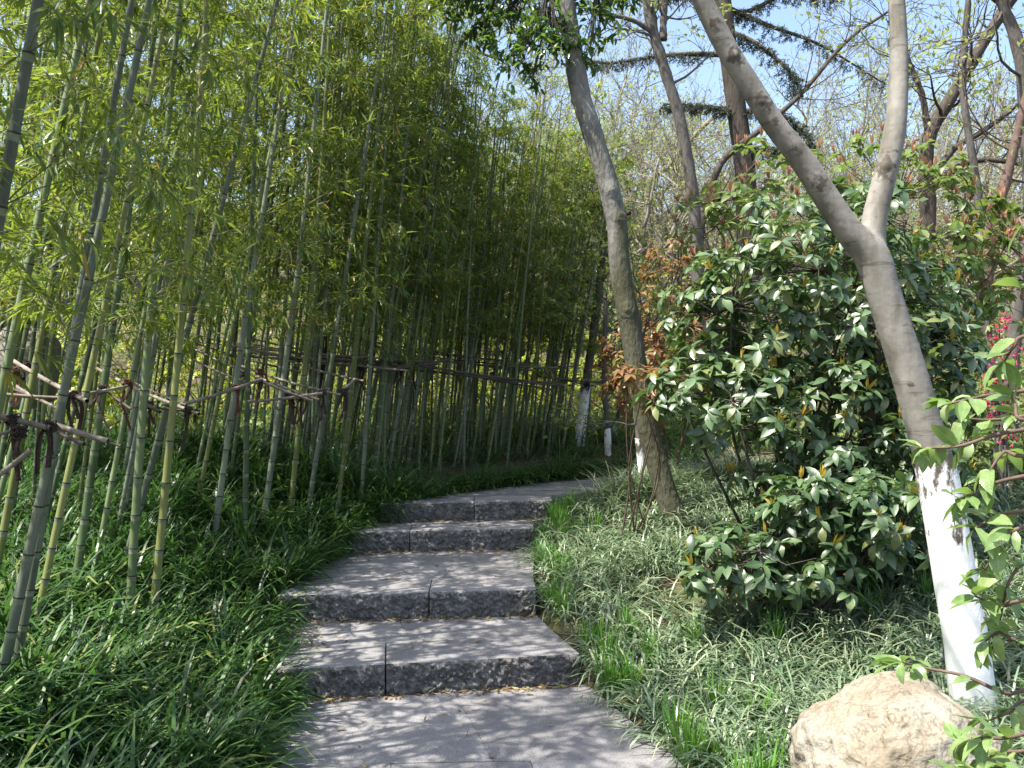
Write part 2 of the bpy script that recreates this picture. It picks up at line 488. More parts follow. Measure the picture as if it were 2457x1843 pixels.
M['bark_grey'] = noise_mat('bark_grey', [(0.25, (0.115, 0.106, 0.09)), (0.5, (0.205, 0.192, 0.168)), (0.75, (0.29, 0.275, 0.245))], 7, 0.75, 0.22, 60, (1, 1, 1), 9, 0.006, 0.25, extra=scar_extra)
M['bark_mossy'] = noise_mat('bark_mossy', [(0.3, (0.075, 0.072, 0.065)), (0.5, (0.15, 0.145, 0.132)), (0.7, (0.26, 0.25, 0.23))], 6, 0.9, 0.7, 30, (1.6, 1.6, 0.5), 8, 0.02, 0.2, extra=bark_extra((0.06, 0.062, 0.026)))
M['bark_dark'] = noise_mat('bark_dark', [(0.3, (0.035, 0.028, 0.024)), (0.7, (0.10, 0.085, 0.07))], 8, 0.9, 0.7, 25, (2, 2, 0.5), 8, 0.02, 0.2)
M['bark_brown'] = noise_mat('bark_brown', [(0.3, (0.06, 0.054, 0.048)), (0.7, (0.145, 0.132, 0.12))], 8, 0.9, 0.5, 25, (2, 2, 0.6), 8, 0.02, 0.2)
M['bark_twig'] = noise_mat('bark_twig', [(0.3, (0.13, 0.115, 0.095)), (0.7, (0.26, 0.235, 0.19))], 5, 0.9, 0.1)
M['stem_red'] = noise_mat('stem_red', [(0.3, (0.075, 0.05, 0.04)), (0.7, (0.15, 0.10, 0.075))], 12, 0.8, 0.2)


def white_extra(nd, ln, bs, r, mp):
    # worn through in patches, more so near the ragged top edge
    g = nd.new('ShaderNodeTexNoise'); g.inputs['Scale'].default_value = 5.0; g.inputs['Detail'].default_value = 9; g.inputs['Roughness'].default_value = 0.7
    m2 = nd.new('ShaderNodeMapping'); m2.inputs['Scale'].default_value = (2.0, 2.0, 0.9)
    tc = nd.new('ShaderNodeTexCoord')
    ln.new(tc.outputs['Object'], m2.inputs['Vector']); ln.new(m2.outputs[0], g.inputs['Vector'])
    at = nd.new('ShaderNodeAttribute'); at.attribute_name = 'tint'
    ad = nd.new('ShaderNodeMath'); ad.operation = 'MULTIPLY_ADD'; ad.inputs[1].default_value = 0.22
    ln.new(at.outputs['Fac'], ad.inputs[0]); ln.new(g.outputs['Fac'], ad.inputs[2])
    rr = ramp(nd, [(0.66, (0, 0, 0)), (0.73, (1, 1, 1))])
    ln.new(ad.outputs[0], rr.inputs[0])
    mx = nd.new('ShaderNodeMix'); mx.data_type = 'RGBA'
    ln.new(rr.outputs[0], mx.inputs[0]); ln.new(r.outputs[0], mx.inputs[6]); mx.inputs[7].default_value = (0.10, 0.085, 0.07, 1)
    ln.new(mx.outputs[2], bs.inputs['Base Color'])


M['whitewash'] = noise_mat('whitewash', [(0.3, (0.70, 0.70, 0.68)), (0.6, (0.82, 0.82, 0.80))], 14, 0.85, 0.35, 70, (1, 1, 0.6), 6, 0.006, 0.2, extra=white_extra)


def stone_extra(nd, ln, bs, r, mp):
    v = nd.new('ShaderNodeTexNoise'); v.inputs['Scale'].default_value = 140; v.inputs['Detail'].default_value = 3
    tc = nd.new('ShaderNodeTexCoord'); ln.new(tc.outputs['Object'], v.inputs['Vector'])
    rr = ramp(nd, [(0.35, (0.62, 0.61, 0.62)), (0.5, (1, 1, 1)), (0.68, (1.12, 1.12, 1.12))])
    ln.new(v.outputs['Fac'], rr.inputs[0])
    oi = nd.new('ShaderNodeObjectInfo')
    mr = nd.new('ShaderNodeMapRange'); mr.inputs[3].default_value = 0.88; mr.inputs[4].default_value = 1.1
    ln.new(oi.outputs['Random'], mr.inputs[0])
    mx = nd.new('ShaderNodeMix'); mx.data_type = 'RGBA'; mx.blend_type = 'MULTIPLY'; mx.inputs[0].default_value = 1
    ln.new(r.outputs[0], mx.inputs[6]); ln.new(rr.outputs[0], mx.inputs[7])
    st = nd.new('ShaderNodeTexNoise'); st.inputs['Scale'].default_value = 2.3; st.inputs['Detail'].default_value = 9; st.inputs['Roughness'].default_value = 0.7
    ln.new(tc.outputs['Object'], st.inputs['Vector'])
    rs_ = ramp(nd, [(0.50, (0, 0, 0)), (0.74, (0.45, 0.45, 0.45))])
    ln.new(st.outputs['Fac'], rs_.inputs[0])
    mz = nd.new('ShaderNodeMix'); mz.data_type = 'RGBA'
    ln.new(rs_.outputs[0], mz.inputs[0]); ln.new(mx.outputs[2], mz.inputs[6]); mz.inputs[7].default_value = (0.115, 0.105, 0.085, 1)
    hv = nd.new('ShaderNodeVectorMath'); hv.operation = 'SCALE'
    ln.new(mz.outputs[2], hv.inputs[0]); ln.new(mr.outputs[0], hv.inputs['Scale'])
    ln.new(hv.outputs[0], bs.inputs['Base Color'])


M['granite'] = noise_mat('granite', [(0.28, (0.175, 0.168, 0.166)), (0.5, (0.225, 0.218, 0.218)), (0.72, (0.265, 0.258, 0.258))], 2.2, 0.85, 0.25, 160, (1, 1, 1), 8, 0.006, 0.25, extra=stone_extra)
M['granite_rough'] = noise_mat('granite_rough', [(0.3, (0.07, 0.067, 0.064)), (0.5, (0.15, 0.143, 0.138)), (0.7, (0.28, 0.268, 0.258))], 14.0, 0.9, 0.9, 42, (1, 1, 1), 9, 0.03, 0.25, extra=stone_extra)  # hewn faces, coloured darker than the treads to carry the risers' shade
M['boulder'] = noise_mat('boulder', [(0.28, (0.20, 0.13, 0.08)), (0.42, (0.34, 0.255, 0.165)), (0.58, (0.40, 0.345, 0.265)), (0.75, (0.30, 0.275, 0.25))], 3.2, 0.85, 0.5, 28, (1, 1, 1), 9, 0.02, 0.25)
def rock_extra(nd, ln, bs, r, mp):
    # dark seams, grain and lichen patches
    v = nd.new('ShaderNodeTexNoise'); v.inputs['Scale'].default_value = 5.0; v.inputs['Detail'].default_value = 10; v.inputs['Distortion'].default_value = 1.4
    ln.new(mp.outputs[0], v.inputs['Vector'])
    rr = ramp(nd, [(0.40, (1, 1, 1)), (0.485, (0.93, 0.91, 0.89)), (0.5, (0.62, 0.56, 0.50)), (0.515, (0.95, 0.93, 0.91)), (0.64, (1, 1, 1)), (0.72, (0.70, 0.72, 0.72))])
    ln.new(v.outputs['Fac'], rr.inputs[0])
    g = nd.new('ShaderNodeTexNoise'); g.inputs['Scale'].default_value = 90; g.inputs['Detail'].default_value = 4
    ln.new(mp.outputs[0], g.inputs['Vector'])
    r2 = ramp(nd, [(0.30, (0.75, 0.73, 0.71)), (0.46, (1, 1, 1)), (0.68, (1.12, 1.1, 1.06))])
    ln.new(g.outputs['Fac'], r2.inputs[0])
    a = nd.new('ShaderNodeMix'); a.data_type = 'RGBA'; a.blend_type = 'MULTIPLY'; a.inputs[0].default_value = 1
    b = nd.new('ShaderNodeMix'); b.data_type = 'RGBA'; b.blend_type = 'MULTIPLY'; b.inputs[0].default_value = 1
    ln.new(r.outputs[0], a.inputs[6]); ln.new(rr.outputs[0], a.inputs[7]); ln.new(a.outputs[2], b.inputs[6]); ln.new(r2.outputs[0], b.inputs[7])
    ln.new(b.outputs[2], bs.inputs['Base Color'])


M['boulder'] = noise_mat('boulder', [(0.28, (0.135, 0.105, 0.075)), (0.42, (0.215, 0.188, 0.142)), (0.58, (0.27, 0.252, 0.21)), (0.75, (0.20, 0.195, 0.182))], 3.2, 0.9, 0.8, 34, (1, 1, 1), 10, 0.02, 0.2, extra=rock_extra)
M['pale_rock'] = noise_mat('pale_rock', [(0.3, (0.14, 0.125, 0.10)), (0.7, (0.27, 0.245, 0.20))], 5, 0.9, 0.5, 30)
M['soil'] = noise_mat('soil', [(0.3, (0.045, 0.034, 0.022)), (0.5, (0.10, 0.078, 0.048)), (0.62, (0.07, 0.085, 0.03)), (0.8, (0.17, 0.14, 0.085))], 2.5, 0.95, 0.9, 25, (1, 1, 1), 10, 0.04, 0.1)
M['dry_pole'] = noise_mat('dry_pole', [(0.3, (0.085, 0.068, 0.055)), (0.5, (0.18, 0.15, 0.12)), (0.7, (0.31, 0.27, 0.22))], 9, 0.7, 0.3, 50, (1, 1, 1), 6, 0.005, 0.3)
M['old_pole'] = noise_mat('old_pole', [(0.3, (0.045, 0.034, 0.028)), (0.7, (0.12, 0.095, 0.078))], 9, 0.8, 0.3, 50, (1, 1, 1), 6, 0.005, 0.3)
M['hollow'] = noise_mat('hollow', [(0.3, (0.02, 0.014, 0.01)), (0.7, (0.05, 0.035, 0.025))], 30)
M['rope_brown'] = noise_mat('rope_brown', [(0.3, (0.03, 0.019, 0.016)), (0.7, (0.07, 0.046, 0.038))], 40, 0.9, 0.5, 90)
M['rope_red'] = noise_mat('rope_red', [(0.3, (0.08, 0.026, 0.02)), (0.7, (0.17, 0.06, 0.045))], 40, 0.9, 0.5, 90)

# ------------------------------------------------------------------ ground and path
PATH_L = [(-0.88, 2.2), (-0.98, 3.2), (-1.02, 3.7), (-1.16, 4.5), (-1.38, 5.4), (-1.30, 6.2), (-1.23, 6.75), (-1.04, 7.2), (-0.72, 7.5), (-0.31, 8.04), (0.35, 8.65), (1.0, 9.15), (2.2, 9.9), (4.0, 10.5)]
PATH_R = [(0.98, 2.2), (0.80, 3.2), (0.70, 3.7), (0.37, 4.72), (0.15, 5.5), (0.12, 6.2), (0.155, 6.88), (0.24, 7.3), (0.36, 7.45), (0.85, 7.95), (1.6, 8.45), (2.7, 9.0), (4.2, 9.4)]
POLY = np.array(PATH_L + PATH_R[::-1])


def path_sd(x, y):
    """signed distance to the path's outline (negative on the path)"""
    x = np.asarray(x, float); y = np.asarray(y, float)
    shp = x.shape
    p = np.stack([x.ravel(), y.ravel()], -1)
    a = POLY; b = np.roll(POLY, -1, 0)
    best = np.full(len(p), 1e9); inside = np.zeros(len(p), bool)
    for (ax, ay), (bx, by) in zip(a, b):
        e = np.array([bx - ax, by - ay]); w = p - (ax, ay)
        t = np.clip((w @ e) / (e @ e), 0, 1)
        dd = np.hypot(*(w - t[:, None] * e).T)
        best = np.minimum(best, dd)
        c = (ay > p[:, 1]) != (by > p[:, 1])
        inside ^= c & (p[:, 0] < (bx - ax) * (p[:, 1] - ay) / ((by - ay) if by != ay else 1e-9) + ax)
    return np.where(inside, -best, best).reshape(shp)


HY = [-20, 0, 4.4, 5.0, 5.6, 6.9, 7.5, 9, 12, 16, 25, 45, 80, 130]
HZ = [-0.4, -0.05, -0.02, 0.08, 0.2, 0.36, 0.54, 0.62, 0.85, 1.35, 3.1, 8.0, 17, 24]


def sstep(t):
    t = np.clip(t, 0, 1)
    return t * t * (3 - 2 * t)


def ground_z(x, y):
    x = np.asarray(x, float); y = np.asarray(y, float)
    z = np.interp(y, HY, HZ)
    xl = np.interp(y, [p[1] for p in PATH_L], [p[0] for p in PATH_L])
    xr = np.interp(y, [p[1] for p in PATH_R], [p[0] for p in PATH_R])
    far = sstep((y - 7.2) / 2)
    left = np.maximum(xl - x, 0)
    right = np.maximum(x - xr, 0)
    z = z + (1 - 0.7 * far) * (0.30 * sstep((left - 0.1) / 1.2) + 0.07 * np.minimum(left, 8)) + (1 - far) * (0.10 * np.minimum(np.maximum(right - 0.25, 0), 3.5) )
    z = z + 0.02 * np.sin(x * 2.1 + 1.3) * np.sin(y * 1.7) + 0.012 * np.sin(x * 5.3) * np.cos(y * 4.7)
    sd = path_sd(x, y)
    return z - 0.16 * sstep(0.5 - sd / 0.12) - 0.0


def gz(x, y):
    return float(ground_z(np.array([x]), np.array([y]))[0])


gx = np.unique(np.concatenate([np.linspace(-90, -8, 24), np.linspace(-8, -2, 41), np.linspace(-2, 4, 121), np.linspace(4, 10, 31), np.linspace(10, 90, 24)]))
gy = np.unique(np.concatenate([np.linspace(-40, 1, 16), np.linspace(1, 11, 181), np.linspace(11, 20, 31), np.linspace(20, 130, 40)]))
X, Y = np.meshgrid(gx, gy)
Z = ground_z(X, Y)
nx, ny = len(gx), len(gy)
ii = (np.arange(ny - 1)[:, None] * nx + np.arange(nx - 1)[None]).ravel()
mb = MB().add(np.stack([X, Y, Z], -1).reshape(-1, 3), np.stack([ii, ii + 1, ii + nx + 1, ii + nx], -1))
tag(mb.build('ground', [M['soil']]), 'sloping brown soil of the wooded hillside', 'ground', kind='structure')

STEPS = [   # front left, front right (x, y), top height, back y at left and right, joint x, riser height
    ((-1.24, 4.47), (0.36, 4.74), 0.160, -0.65),
    ((-1.42, 5.38), (0.15, 5.53), 0.320, -0.51),
    ((-1.26, 6.72), (0.17, 6.88), 0.480, -0.78),
    ((-1.07, 7.19), (0.34, 7.41), 0.630, -0.31),
]


def lerp2(a, b, t):
    return (a[0] + (b[0] - a[0]) * t, a[1] + (b[1] - a[1]) * t)


def slab_mesh(q, ztop, thick, m_top, m_side, front_rough=False, nu=6, nv=3, wob=0.002, name='paving_slab', bev=0.0014):
    """one stone: q = front-left, front-right, back-right, back-left; top gently uneven, edges chamfered, the front face hewn"""
    mb = MB()
    q = np.array(q, float)
    c = q.mean(0)

    def at(u, v):
        return (q[0] * (1 - u) * (1 - v) + q[1] * u * (1 - v) + q[2] * u * v + q[3] * (1 - u) * v)
    us = np.concatenate([[0, ], np.linspace(0.012, 0.988, nu), [1]])
    vs = np.concatenate([[0, ], np.linspace(0.03, 0.97, nv), [1]])
    V = []
    for j, v in enumerate(vs):
        for i, u in enumerate(us):
            p = at(u, v)
            edge = i in (0, len(us) - 1) or j in (0, len(vs) - 1)
            z = ztop + wob * noise.noise((p[0] * 2.2, p[1] * 2.2, ztop * 9)) - (bev if edge else 0)
            if front_rough and j == 0:
                z -= 0.006 * abs(noise.noise((p[0] * 14, 3.1, ztop * 7)))
            V.append((p[0], p[1], z))
    n, k = len(us), len(vs)
    i0 = (np.arange(k - 1)[:, None] * n + np.arange(n - 1)[None]).ravel()
    mb.add(V, np.stack([i0, i0 + 1, i0 + n + 1, i0 + n], -1), 0)
    # sides
    ring = [(i, 0) for i in range(n)] + [(n - 1, j) for j in range(1, k)] + [(i, k - 1) for i in range(n - 2, -1, -1)] + [(0, j) for j in range(k - 2, 0, -1)]
    top = np.array([V[j * n + i] for i, j in ring])
    bot = top.copy(); bot[:, 2] = ztop - thick
    m = len(ring)
    if front_rough:
        # hewn face: fine grid pushed in and out, only the front
        nf, nz = 190, 22
        fu = np.linspace(0, 1, nf); out = norm(np.array([q[1][1] - q[0][1], -(q[1][0] - q[0][0]), 0]))[:2]
        if out[1] > 0:
            out = -out
        G = []
        for b in range(nz):
            w = b / (nz - 1)
            for u in fu:
                p = at(u, 0)
                zt = np.interp(u, us, [V[i][2] for i in range(n)])
                z = zt * (1 - w) + (ztop - thick) * w
                amp = 0 if b == 0 or u in (0.0, 1.0) else 1
                s = (p[0] + z * 0.7) * 26
                dsp = 0.010 * noise.noise((p[0] * 15 + z * 12, z * 30, ztop * 5)) + 0.022 * noise.noise((p[0] * 42 + z * 45, z * 58 - p[0] * 14, 1.7)) + 0.012 * noise.noise((p[0] * 95 + z * 60, z * 95, 5.0)) + 0.008
                e = out * dsp * amp
                G.append((p[0] + e[0], p[1] + e[1], z))
        i1 = (np.arange(nz - 1)[:, None] * nf + np.arange(nf - 1)[None]).ravel()
        mb.add(G, np.stack([i1, i1 + nf, i1 + nf + 1, i1 + 1], -1), 1)
    idx = np.arange(m)
    Q = np.stack([idx, idx + m, (idx + 1) % m + m, (idx + 1) % m], -1)
    if front_rough:
        Q = Q[n - 1:]
    mb.add(np.vstack([top, bot]), Q, 1)
    return mb


path = thing('path', 'grey granite path of worn slabs climbing and bending to the right', 'path', (0, 3, 0))
path['kind'] = 'structure'
GAP = 0.0008


def xl_at(y): return float(np.interp(y, [p[1] for p in PATH_L], [p[0] for p in PATH_L]))
def xr_at(y): return float(np.interp(y, [p[1] for p in PATH_R], [p[0] for p in PATH_R]))


def lay_row(fl, fr, bl, br, z, cuts):
    """a row of slabs between a front and a back line, cut at the given fractions"""
    ts = [0] + list(cuts) + [1]
    for a, b in zip(ts[:-1], ts[1:]):
        g = GAP
        q = [lerp2(fl, fr, a + (g if a else 0)), lerp2(fl, fr, b - (g if b < 1 else 0)), lerp2(bl, br, b - (g if b < 1 else 0)), lerp2(bl, br, a + (g if a else 0))]
        q = [(x, y + (GAP if k < 2 else -GAP)) for k, (x, y) in enumerate(q)]
        slab_mesh(q, z + U(-0.002, 0.002), 0.12, 0, 0).build('paving_slab', [M['granite'], M['granite']], path)


# landing in front of the lowest step
lines = [((-0.86, 1.9), (1.05, 1.95)), ((-0.93, 2.55), (0.92, 2.6)), ((-0.98, 3.2), (0.80, 3.3)), ((-1.03, 3.72), (0.70, 3.80)), ((-1.16, 4.46), (0.40, 4.73))]
for k in range(4):
    lay_row(lines[k][0], lines[k][1], lines[k + 1][0], lines[k + 1][1], 0.0, [[0.5], [0.36, 0.7], [0.30, 0.64], [0.55]][k])
# treads behind each hewn step block
DEPTH = 0.36
for k, (fl, fr, zt, jx) in enumerate(STEPS):
    lab = ['lowest stone step, widest of the flight, with a hewn grey face', 'second stone step from the bottom with a dark joint through its hewn face',
           'third stone step up, short tread, left end under the grass', 'topmost stone step of the flight before the path bends right'][k]
    st = thing('stone_step', lab, 'step', ((fl[0] + fr[0]) / 2, (fl[1] + fr[1]) / 2, zt - 0.2), 'granite steps of the garden path')
    bl = (fl[0] - 0.02, fl[1] + DEPTH); br = (fr[0] - (0.10 if k == 0 else 0.01), fr[1] + DEPTH)
    t = (jx - fl[0]) / (fr[0] - fl[0])
    for a, b in ((0, t), (t, 1)):
        q = [lerp2(fl, fr, a + (0.0013 if a else 0)), lerp2(fl, fr, b - (0.003 if b < 1 else 0)), lerp2(bl, br, b - (0.003 if b < 1 else 0)), lerp2(bl, br, a + (0.0013 if a else 0))]
        s = slab_mesh(q, zt + (0.002 if a else 0), 0.21, 0, 1, True, 16, 3, 0.003, bev=0.004)
        s.build('step_block', [M['granite'], M['granite_rough']], st)
    if k < 3:
        nl, nr = STEPS[k + 1][0], STEPS[k + 1][1]
        b2l, b2r = (nl[0] + 0.03, nl[1] + 0.02), (nr[0], nr[1] + 0.02)
        if b2l[1] - bl[1] > 0.5:
            ml_, mr_ = lerp2(bl, b2l, 0.5), lerp2(br, b2r, 0.5)
            lay_row(bl, br, ml_, mr_, zt - 0.002, [0.62]); lay_row(ml_, mr_, b2l, b2r, zt - 0.002, [0.45])
        else:
            lay_row(bl, br, b2l, b2r, zt - 0.002, [0.52])
    else:
        ups = [(bl, br), ((-0.62, 7.62), (0.52, 7.85)), ((-0.31, 8.04), (0.95, 8.05)), ((0.10, 8.42), (1.30, 8.27)), ((0.52, 8.80), (1.70, 8.5)), ((1.0, 9.15), (2.15, 8.75)), ((1.6, 9.55), (2.7, 9.0)), ((2.4, 10.0), (3.3, 9.2)), ((3.2, 10.25), (4.2, 9.4))]
        for j in range(len(ups) - 1):
            lay_row(ups[j][0], ups[j][1], ups[j + 1][0], ups[j + 1][1], zt - 0.002 + 0.005 * j, [[0.5], [0.36, 0.68]][j % 2])

# ------------------------------------------------------------------ grass (liriope) as stuff
def blades(mb, root, az, L, W, th0, bend, nseg=4, m=0, tint=None, twist=0.0):
    n = len(root)
    s = np.linspace(0, 1, nseg + 1)
    th = th0[:, None] - bend[:, None] * s[None] ** 1.3
    ds = (L / nseg)[:, None]
    dx = np.cos(th) * ds; dz = np.sin(th) * ds
    hx = np.concatenate([np.zeros((n, 1)), np.cumsum(0.5 * (dx[:, 1:] + dx[:, :-1]), 1)], 1)
    hz = np.concatenate([np.zeros((n, 1)), np.cumsum(0.5 * (dz[:, 1:] + dz[:, :-1]), 1)], 1)
    ca, sa = np.cos(az), np.sin(az)
    C = root[:, None] + np.stack([hx * ca[:, None], hx * sa[:, None], hz], -1)
    tw = twist * U(-1, 1, n)[:, None] * s[None]
    side = np.stack([-sa[:, None] * np.cos(tw), ca[:, None] * np.cos(tw), np.sin(tw)], -1)
    w = np.array([0.75, 1.0, 0.95, 0.7, 0.06])[:nseg + 1] if nseg == 4 else np.linspace(1, 0.1, nseg + 1)
    hw = 0.5 * W[:, None] * w[None]
    V = np.stack([C - side * hw[..., None], C + side * hw[..., None]], 2).reshape(n, -1, 3)
    k = 2 * (nseg + 1)
    b = (np.arange(n) * k)[:, None]
    j = np.arange(nseg)[None] * 2
    Q = np.stack([b + j, b + j + 1, b + j + 3, b + j + 2], -1).reshape(-1, 4)
    mb.add(V.reshape(-1, 3), Q, m, np.repeat(U(0, 0.9, n) if tint is None else tint, k))


def scatter_clumps(n, x0, x1, y0, y1, keep, power=1.0):
    out = []
    while len(out) < n:
        x = U(x0, x1, 4000); y = y0 + (y1 - y0) * U(0, 1, 4000) ** power
        k = keep(x, y)
        out += list(zip(x[k], y[k]))
    return np.array(out[:n])


def grass_patch(mb, C, nb, L, W, spread, th, bend, m=0, out_push=0.0, tint=None):
    per = rg.integers(nb[0], nb[1], len(C))
    idx = np.repeat(np.arange(len(C)), per)
    N = len(idx)
    az = U(0, 2 * math.pi, N)
    r = np.abs(rg.normal(0, spread, N))
    x = C[idx, 0] + r * np.cos(az); y = C[idx, 1] + r * np.sin(az)
    az = az + rg.normal(0, 0.5, N)
    size = U(0.75, 1.2, len(C))[idx]
    root = np.stack([x, y, ground_z(x, y) - 0.01], -1)
    blades(mb, root, az, U(L[0], L[1], N) * size, U(W[0], W[1], N), U(th[0], th[1], N), U(bend[0], bend[1], N), 4, m, tint, 0.5)


def keep_left(x, y):
    sd = path_sd(x, y)
    xl = np.interp(y, [p[1] for p in PATH_L], [p[0] for p in PATH_L])
    return (sd > 0.07) & (x < xl) & (x > -0.62 * y - 0.6)


def keep_right(x, y):
    sd = path_sd(x, y)
    xr = np.interp(y, [p[1] for p in PATH_R], [p[0] for p in PATH_R])
    return (sd > 0.10) & (x > xr) & (x < 0.62 * y + 0.5)


mb = MB()
C = scatter_clumps(760, -3.6, -0.7, 2.0, 7.6, keep_left)
grass_patch(mb, C, (24, 42), (0.28, 0.50), (0.012, 0.022), 0.03, (1.05, 1.57), (0.8, 2.4))
C = scatter_clumps(420, -3.6, -0.7, 2.0, 7.6, keep_left)
grass_patch(mb, C, (10, 20), (0.16, 0.34), (0.007, 0.012), 0.07, (0.5, 1.5), (0.5, 2.3))
C = scatter_clumps(900, -7, 3.0, 7.0, 13.0, keep_left)
grass_patch(mb, C, (12, 22), (0.24, 0.42), (0.009, 0.014), 0.07, (0.9, 1.5), (0.8, 2.2))
C = scatter_clumps(420, -7, -3.0, 3.0, 8.0, lambda x, y: keep_left(x, y))
grass_patch(mb, C, (12, 20), (0.22, 0.40), (0.009, 0.013), 0.07, (0.9, 1.5), (0.8, 2.2))
# overhang along the path's left edge
el = spline(PATH_L[:-1], 260)
e = el[rg.integers(0, 260, 330)] + np.stack([U(-0.22, -0.09, 330), U(0.0, 0.12, 330)], -1)
e = e[path_sd(e[:, 0], e[:, 1]) > 0.03]
grass_patch(mb, e, (16, 28), (0.24, 0.40), (0.009, 0.016), 0.03, (0.7, 1.35), (1.0, 2.4))
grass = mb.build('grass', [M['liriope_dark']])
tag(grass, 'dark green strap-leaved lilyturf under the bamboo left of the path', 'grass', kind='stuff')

mb = MB()
C = scatter_clumps(2100, 0.1, 5.5, 2.4, 9.2, keep_right, 1.1)
dist_shrub = np.hypot((C[:, 0] - 1.7) / 1.0, (C[:, 1] - 5.75) / 0.55)
C = C[dist_shrub > 0.8]
grass_patch(mb, C, (16, 30), (0.20, 0.40), (0.007, 0.0135), 0.045, (0.7, 1.4), (1.3, 2.9))
C = scatter_clumps(600, 2.0, 9, 6.5, 13, keep_right)
grass_patch(mb, C, (10, 16), (0.2, 0.35), (0.009, 0.013), 0.07, (0.8, 1.4), (0.9, 2.2))
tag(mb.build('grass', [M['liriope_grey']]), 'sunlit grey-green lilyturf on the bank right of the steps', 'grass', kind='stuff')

# (a taller row of the same lilyturf hides the path's far end)
mb = MB()
er = spline(PATH_R[8:], 200)
e = er[rg.integers(30, 200, 230)] + np.stack([U(0.05, 0.45, 230), U(-0.40, -0.08, 230)], -1)
e = e[path_sd(e[:, 0], e[:, 1]) > 0.08]
grass_patch(mb, e, (18, 30), (0.30, 0.50), (0.008, 0.014), 0.04, (1.05, 1.5), (0.8, 2.0))
tag(mb.build('grass', [M['liriope_grey']]), 'taller lilyturf beyond the leaning tree hiding the far end of the path', 'grass', kind='stuff')

# fresh upright tufts along the right edge and among the lilyturf
mb = MB()
er = spline(PATH_R[1:-3], 200)
e = er[rg.integers(0, 200, 34)] + np.stack([U(0.08, 0.24, 34), U(-0.05, 0.05, 34)], -1)
e2 = scatter_clumps(30, 0.2, 3.0, 2.8, 7.5, keep_right)
e = np.vstack([e, e2])
grass_patch(mb, e, (26, 48), (0.12, 0.25), (0.007, 0.011), 0.03, (1.2, 1.57), (0.0, 0.5))
tag(mb.build('grass', [M['fresh_blade']]), 'bright green upright tufts of new blades edging the steps on the right', 'grass', kind='stuff')

# litter on the soil, along risers and path edges
mb = MB()
n = 2600
x = U(-5, 5, n); y = U(2.4, 11, n)
sd = path_sd(x, y)
k = sd > -0.02
x, y = x[k], y[k]
pts = [np.stack([x, y, ground_z(x, y) + 0.012], -1)]
for kk, (fl, fr, zt, jx) in enumerate(STEPS):
    zb = 0.0 if kk == 0 else STEPS[kk - 1][2]
    n2 = 200
    t = U(0.0, 1, n2)
    px = fl[0] + (fr[0] - fl[0]) * t; py = fl[1] + (fr[1] - fl[1]) * t - np.abs(rg.normal(0.02, 0.035, n2)) - 0.012
    kk2 = path_sd(px, py) < 0.0
    pts.append(np.stack([px, py, np.full(n2, zb + 0.006)], -1)[kk2])
for zt, y0, y1 in ((0.0, 2.6, 4.4), (0.160, 4.8, 5.35), (0.32, 5.6, 6.65), (0.48, 6.95, 7.2), (0.64, 7.5, 8.8)):
    n3 = 70
    py = U(y0, y1, n3); side = U(0, 1, n3) < 0.7
    l = np.array([xl_at(v) for v in py]); r = np.array([xr_at(v) for v in py])
    px = np.where(side, l + np.abs(rg.normal(0.05, 0.12, n3)), U(0, 1, n3) * (r - l) + l)
    ok = path_sd(px, py) < -0.01
    pts.append(np.stack([px, py, np.full(n3, zt + 0.006)], -1)[ok])
B = np.vstack(pts)
n = len(B)
D = np.stack([rg.normal(size=n), rg.normal(size=n), U(-0.1, 0.25, n)], -1)
add_leaves(mb, B, D, np.stack([rg.normal(0, 0.3, n), rg.normal(0, 0.3, n), np.ones(n)], -1), U(0.02, 0.065, n), U(0.006, 0.022, n), U(-0.3, 0.5, n), LANCE)
tag(mb.build('fallen_leaves', [M['dead_leaf']]), 'dry fallen leaves on the soil and along the step edges', 'fallen leaves', kind='stuff')

# ------------------------------------------------------------------ bamboo
def culm_shape(seed, H=4.8, r=0.026):
    rs = np.random.default_rng(seed)
    z, zs = 0.0, []
    step = 0.10
    while z < H - 0.1:
        z += step * rs.uniform(0.9, 1.1)
        step = min(step * 1.13, 0.27)
        zs.append(z)
    rings, radii, kind = [0.0], [r], []
    c1, c2, ph = rs.uniform(-0.12, 0.12), rs.uniform(-0.1, 0.1), rs.uniform(0, 6)

    def rad(z):
        return r * (1 - 0.55 * (z / H) ** 1.3)
    for zn in zs:
        for dz, f, kd in ((-0.030, 0.985, 0), (-0.012, 0.99, 2), (-0.004, 1.10, 2), (0.004, 1.04, 1), (0.016, 0.96, 0)):
            rings.append(zn + dz); radii.append(rad(zn) * f); kind.append(kd)
    rings.append(H); radii.append(rad(H) * 0.6); kind.append(0)
    rings = np.array(rings)
    t = rings / H
    c = np.stack([c1 * t ** 2 + 0.012 * np.sin(5 * t + ph), c2 * t ** 2 + 0.012 * np.cos(4 * t + ph), rings], -1)
    n = 9
    V, Fs = tube(c, radii, n, True)
    mq = np.repeat(np.array(kind), n)
    return V, Fs, mq, zs, c, H


CULM = {}
SHAPES = [culm_shape(100 + i) for i in range(5)]
for colr in ('green', 'grey', 'yellow', 'pale'):
    for i, (V, Fs, mq, zs, c, H) in enumerate(SHAPES):
        mb = MB()
        mb.add(V, [Fs[0]], mq); mb.add(np.zeros((0, 3)), [])
        mb2 = MB(); mb2.add(V, [Fs[0]], mq)
        mb2.T.append(Fs[1]); mb2.tm.append(np.zeros(len(Fs[1]), int))
        CULM[colr, i] = mb2.mesh('culm', [M['culm_' + colr], M['node_ring'], M['node_bloom']])


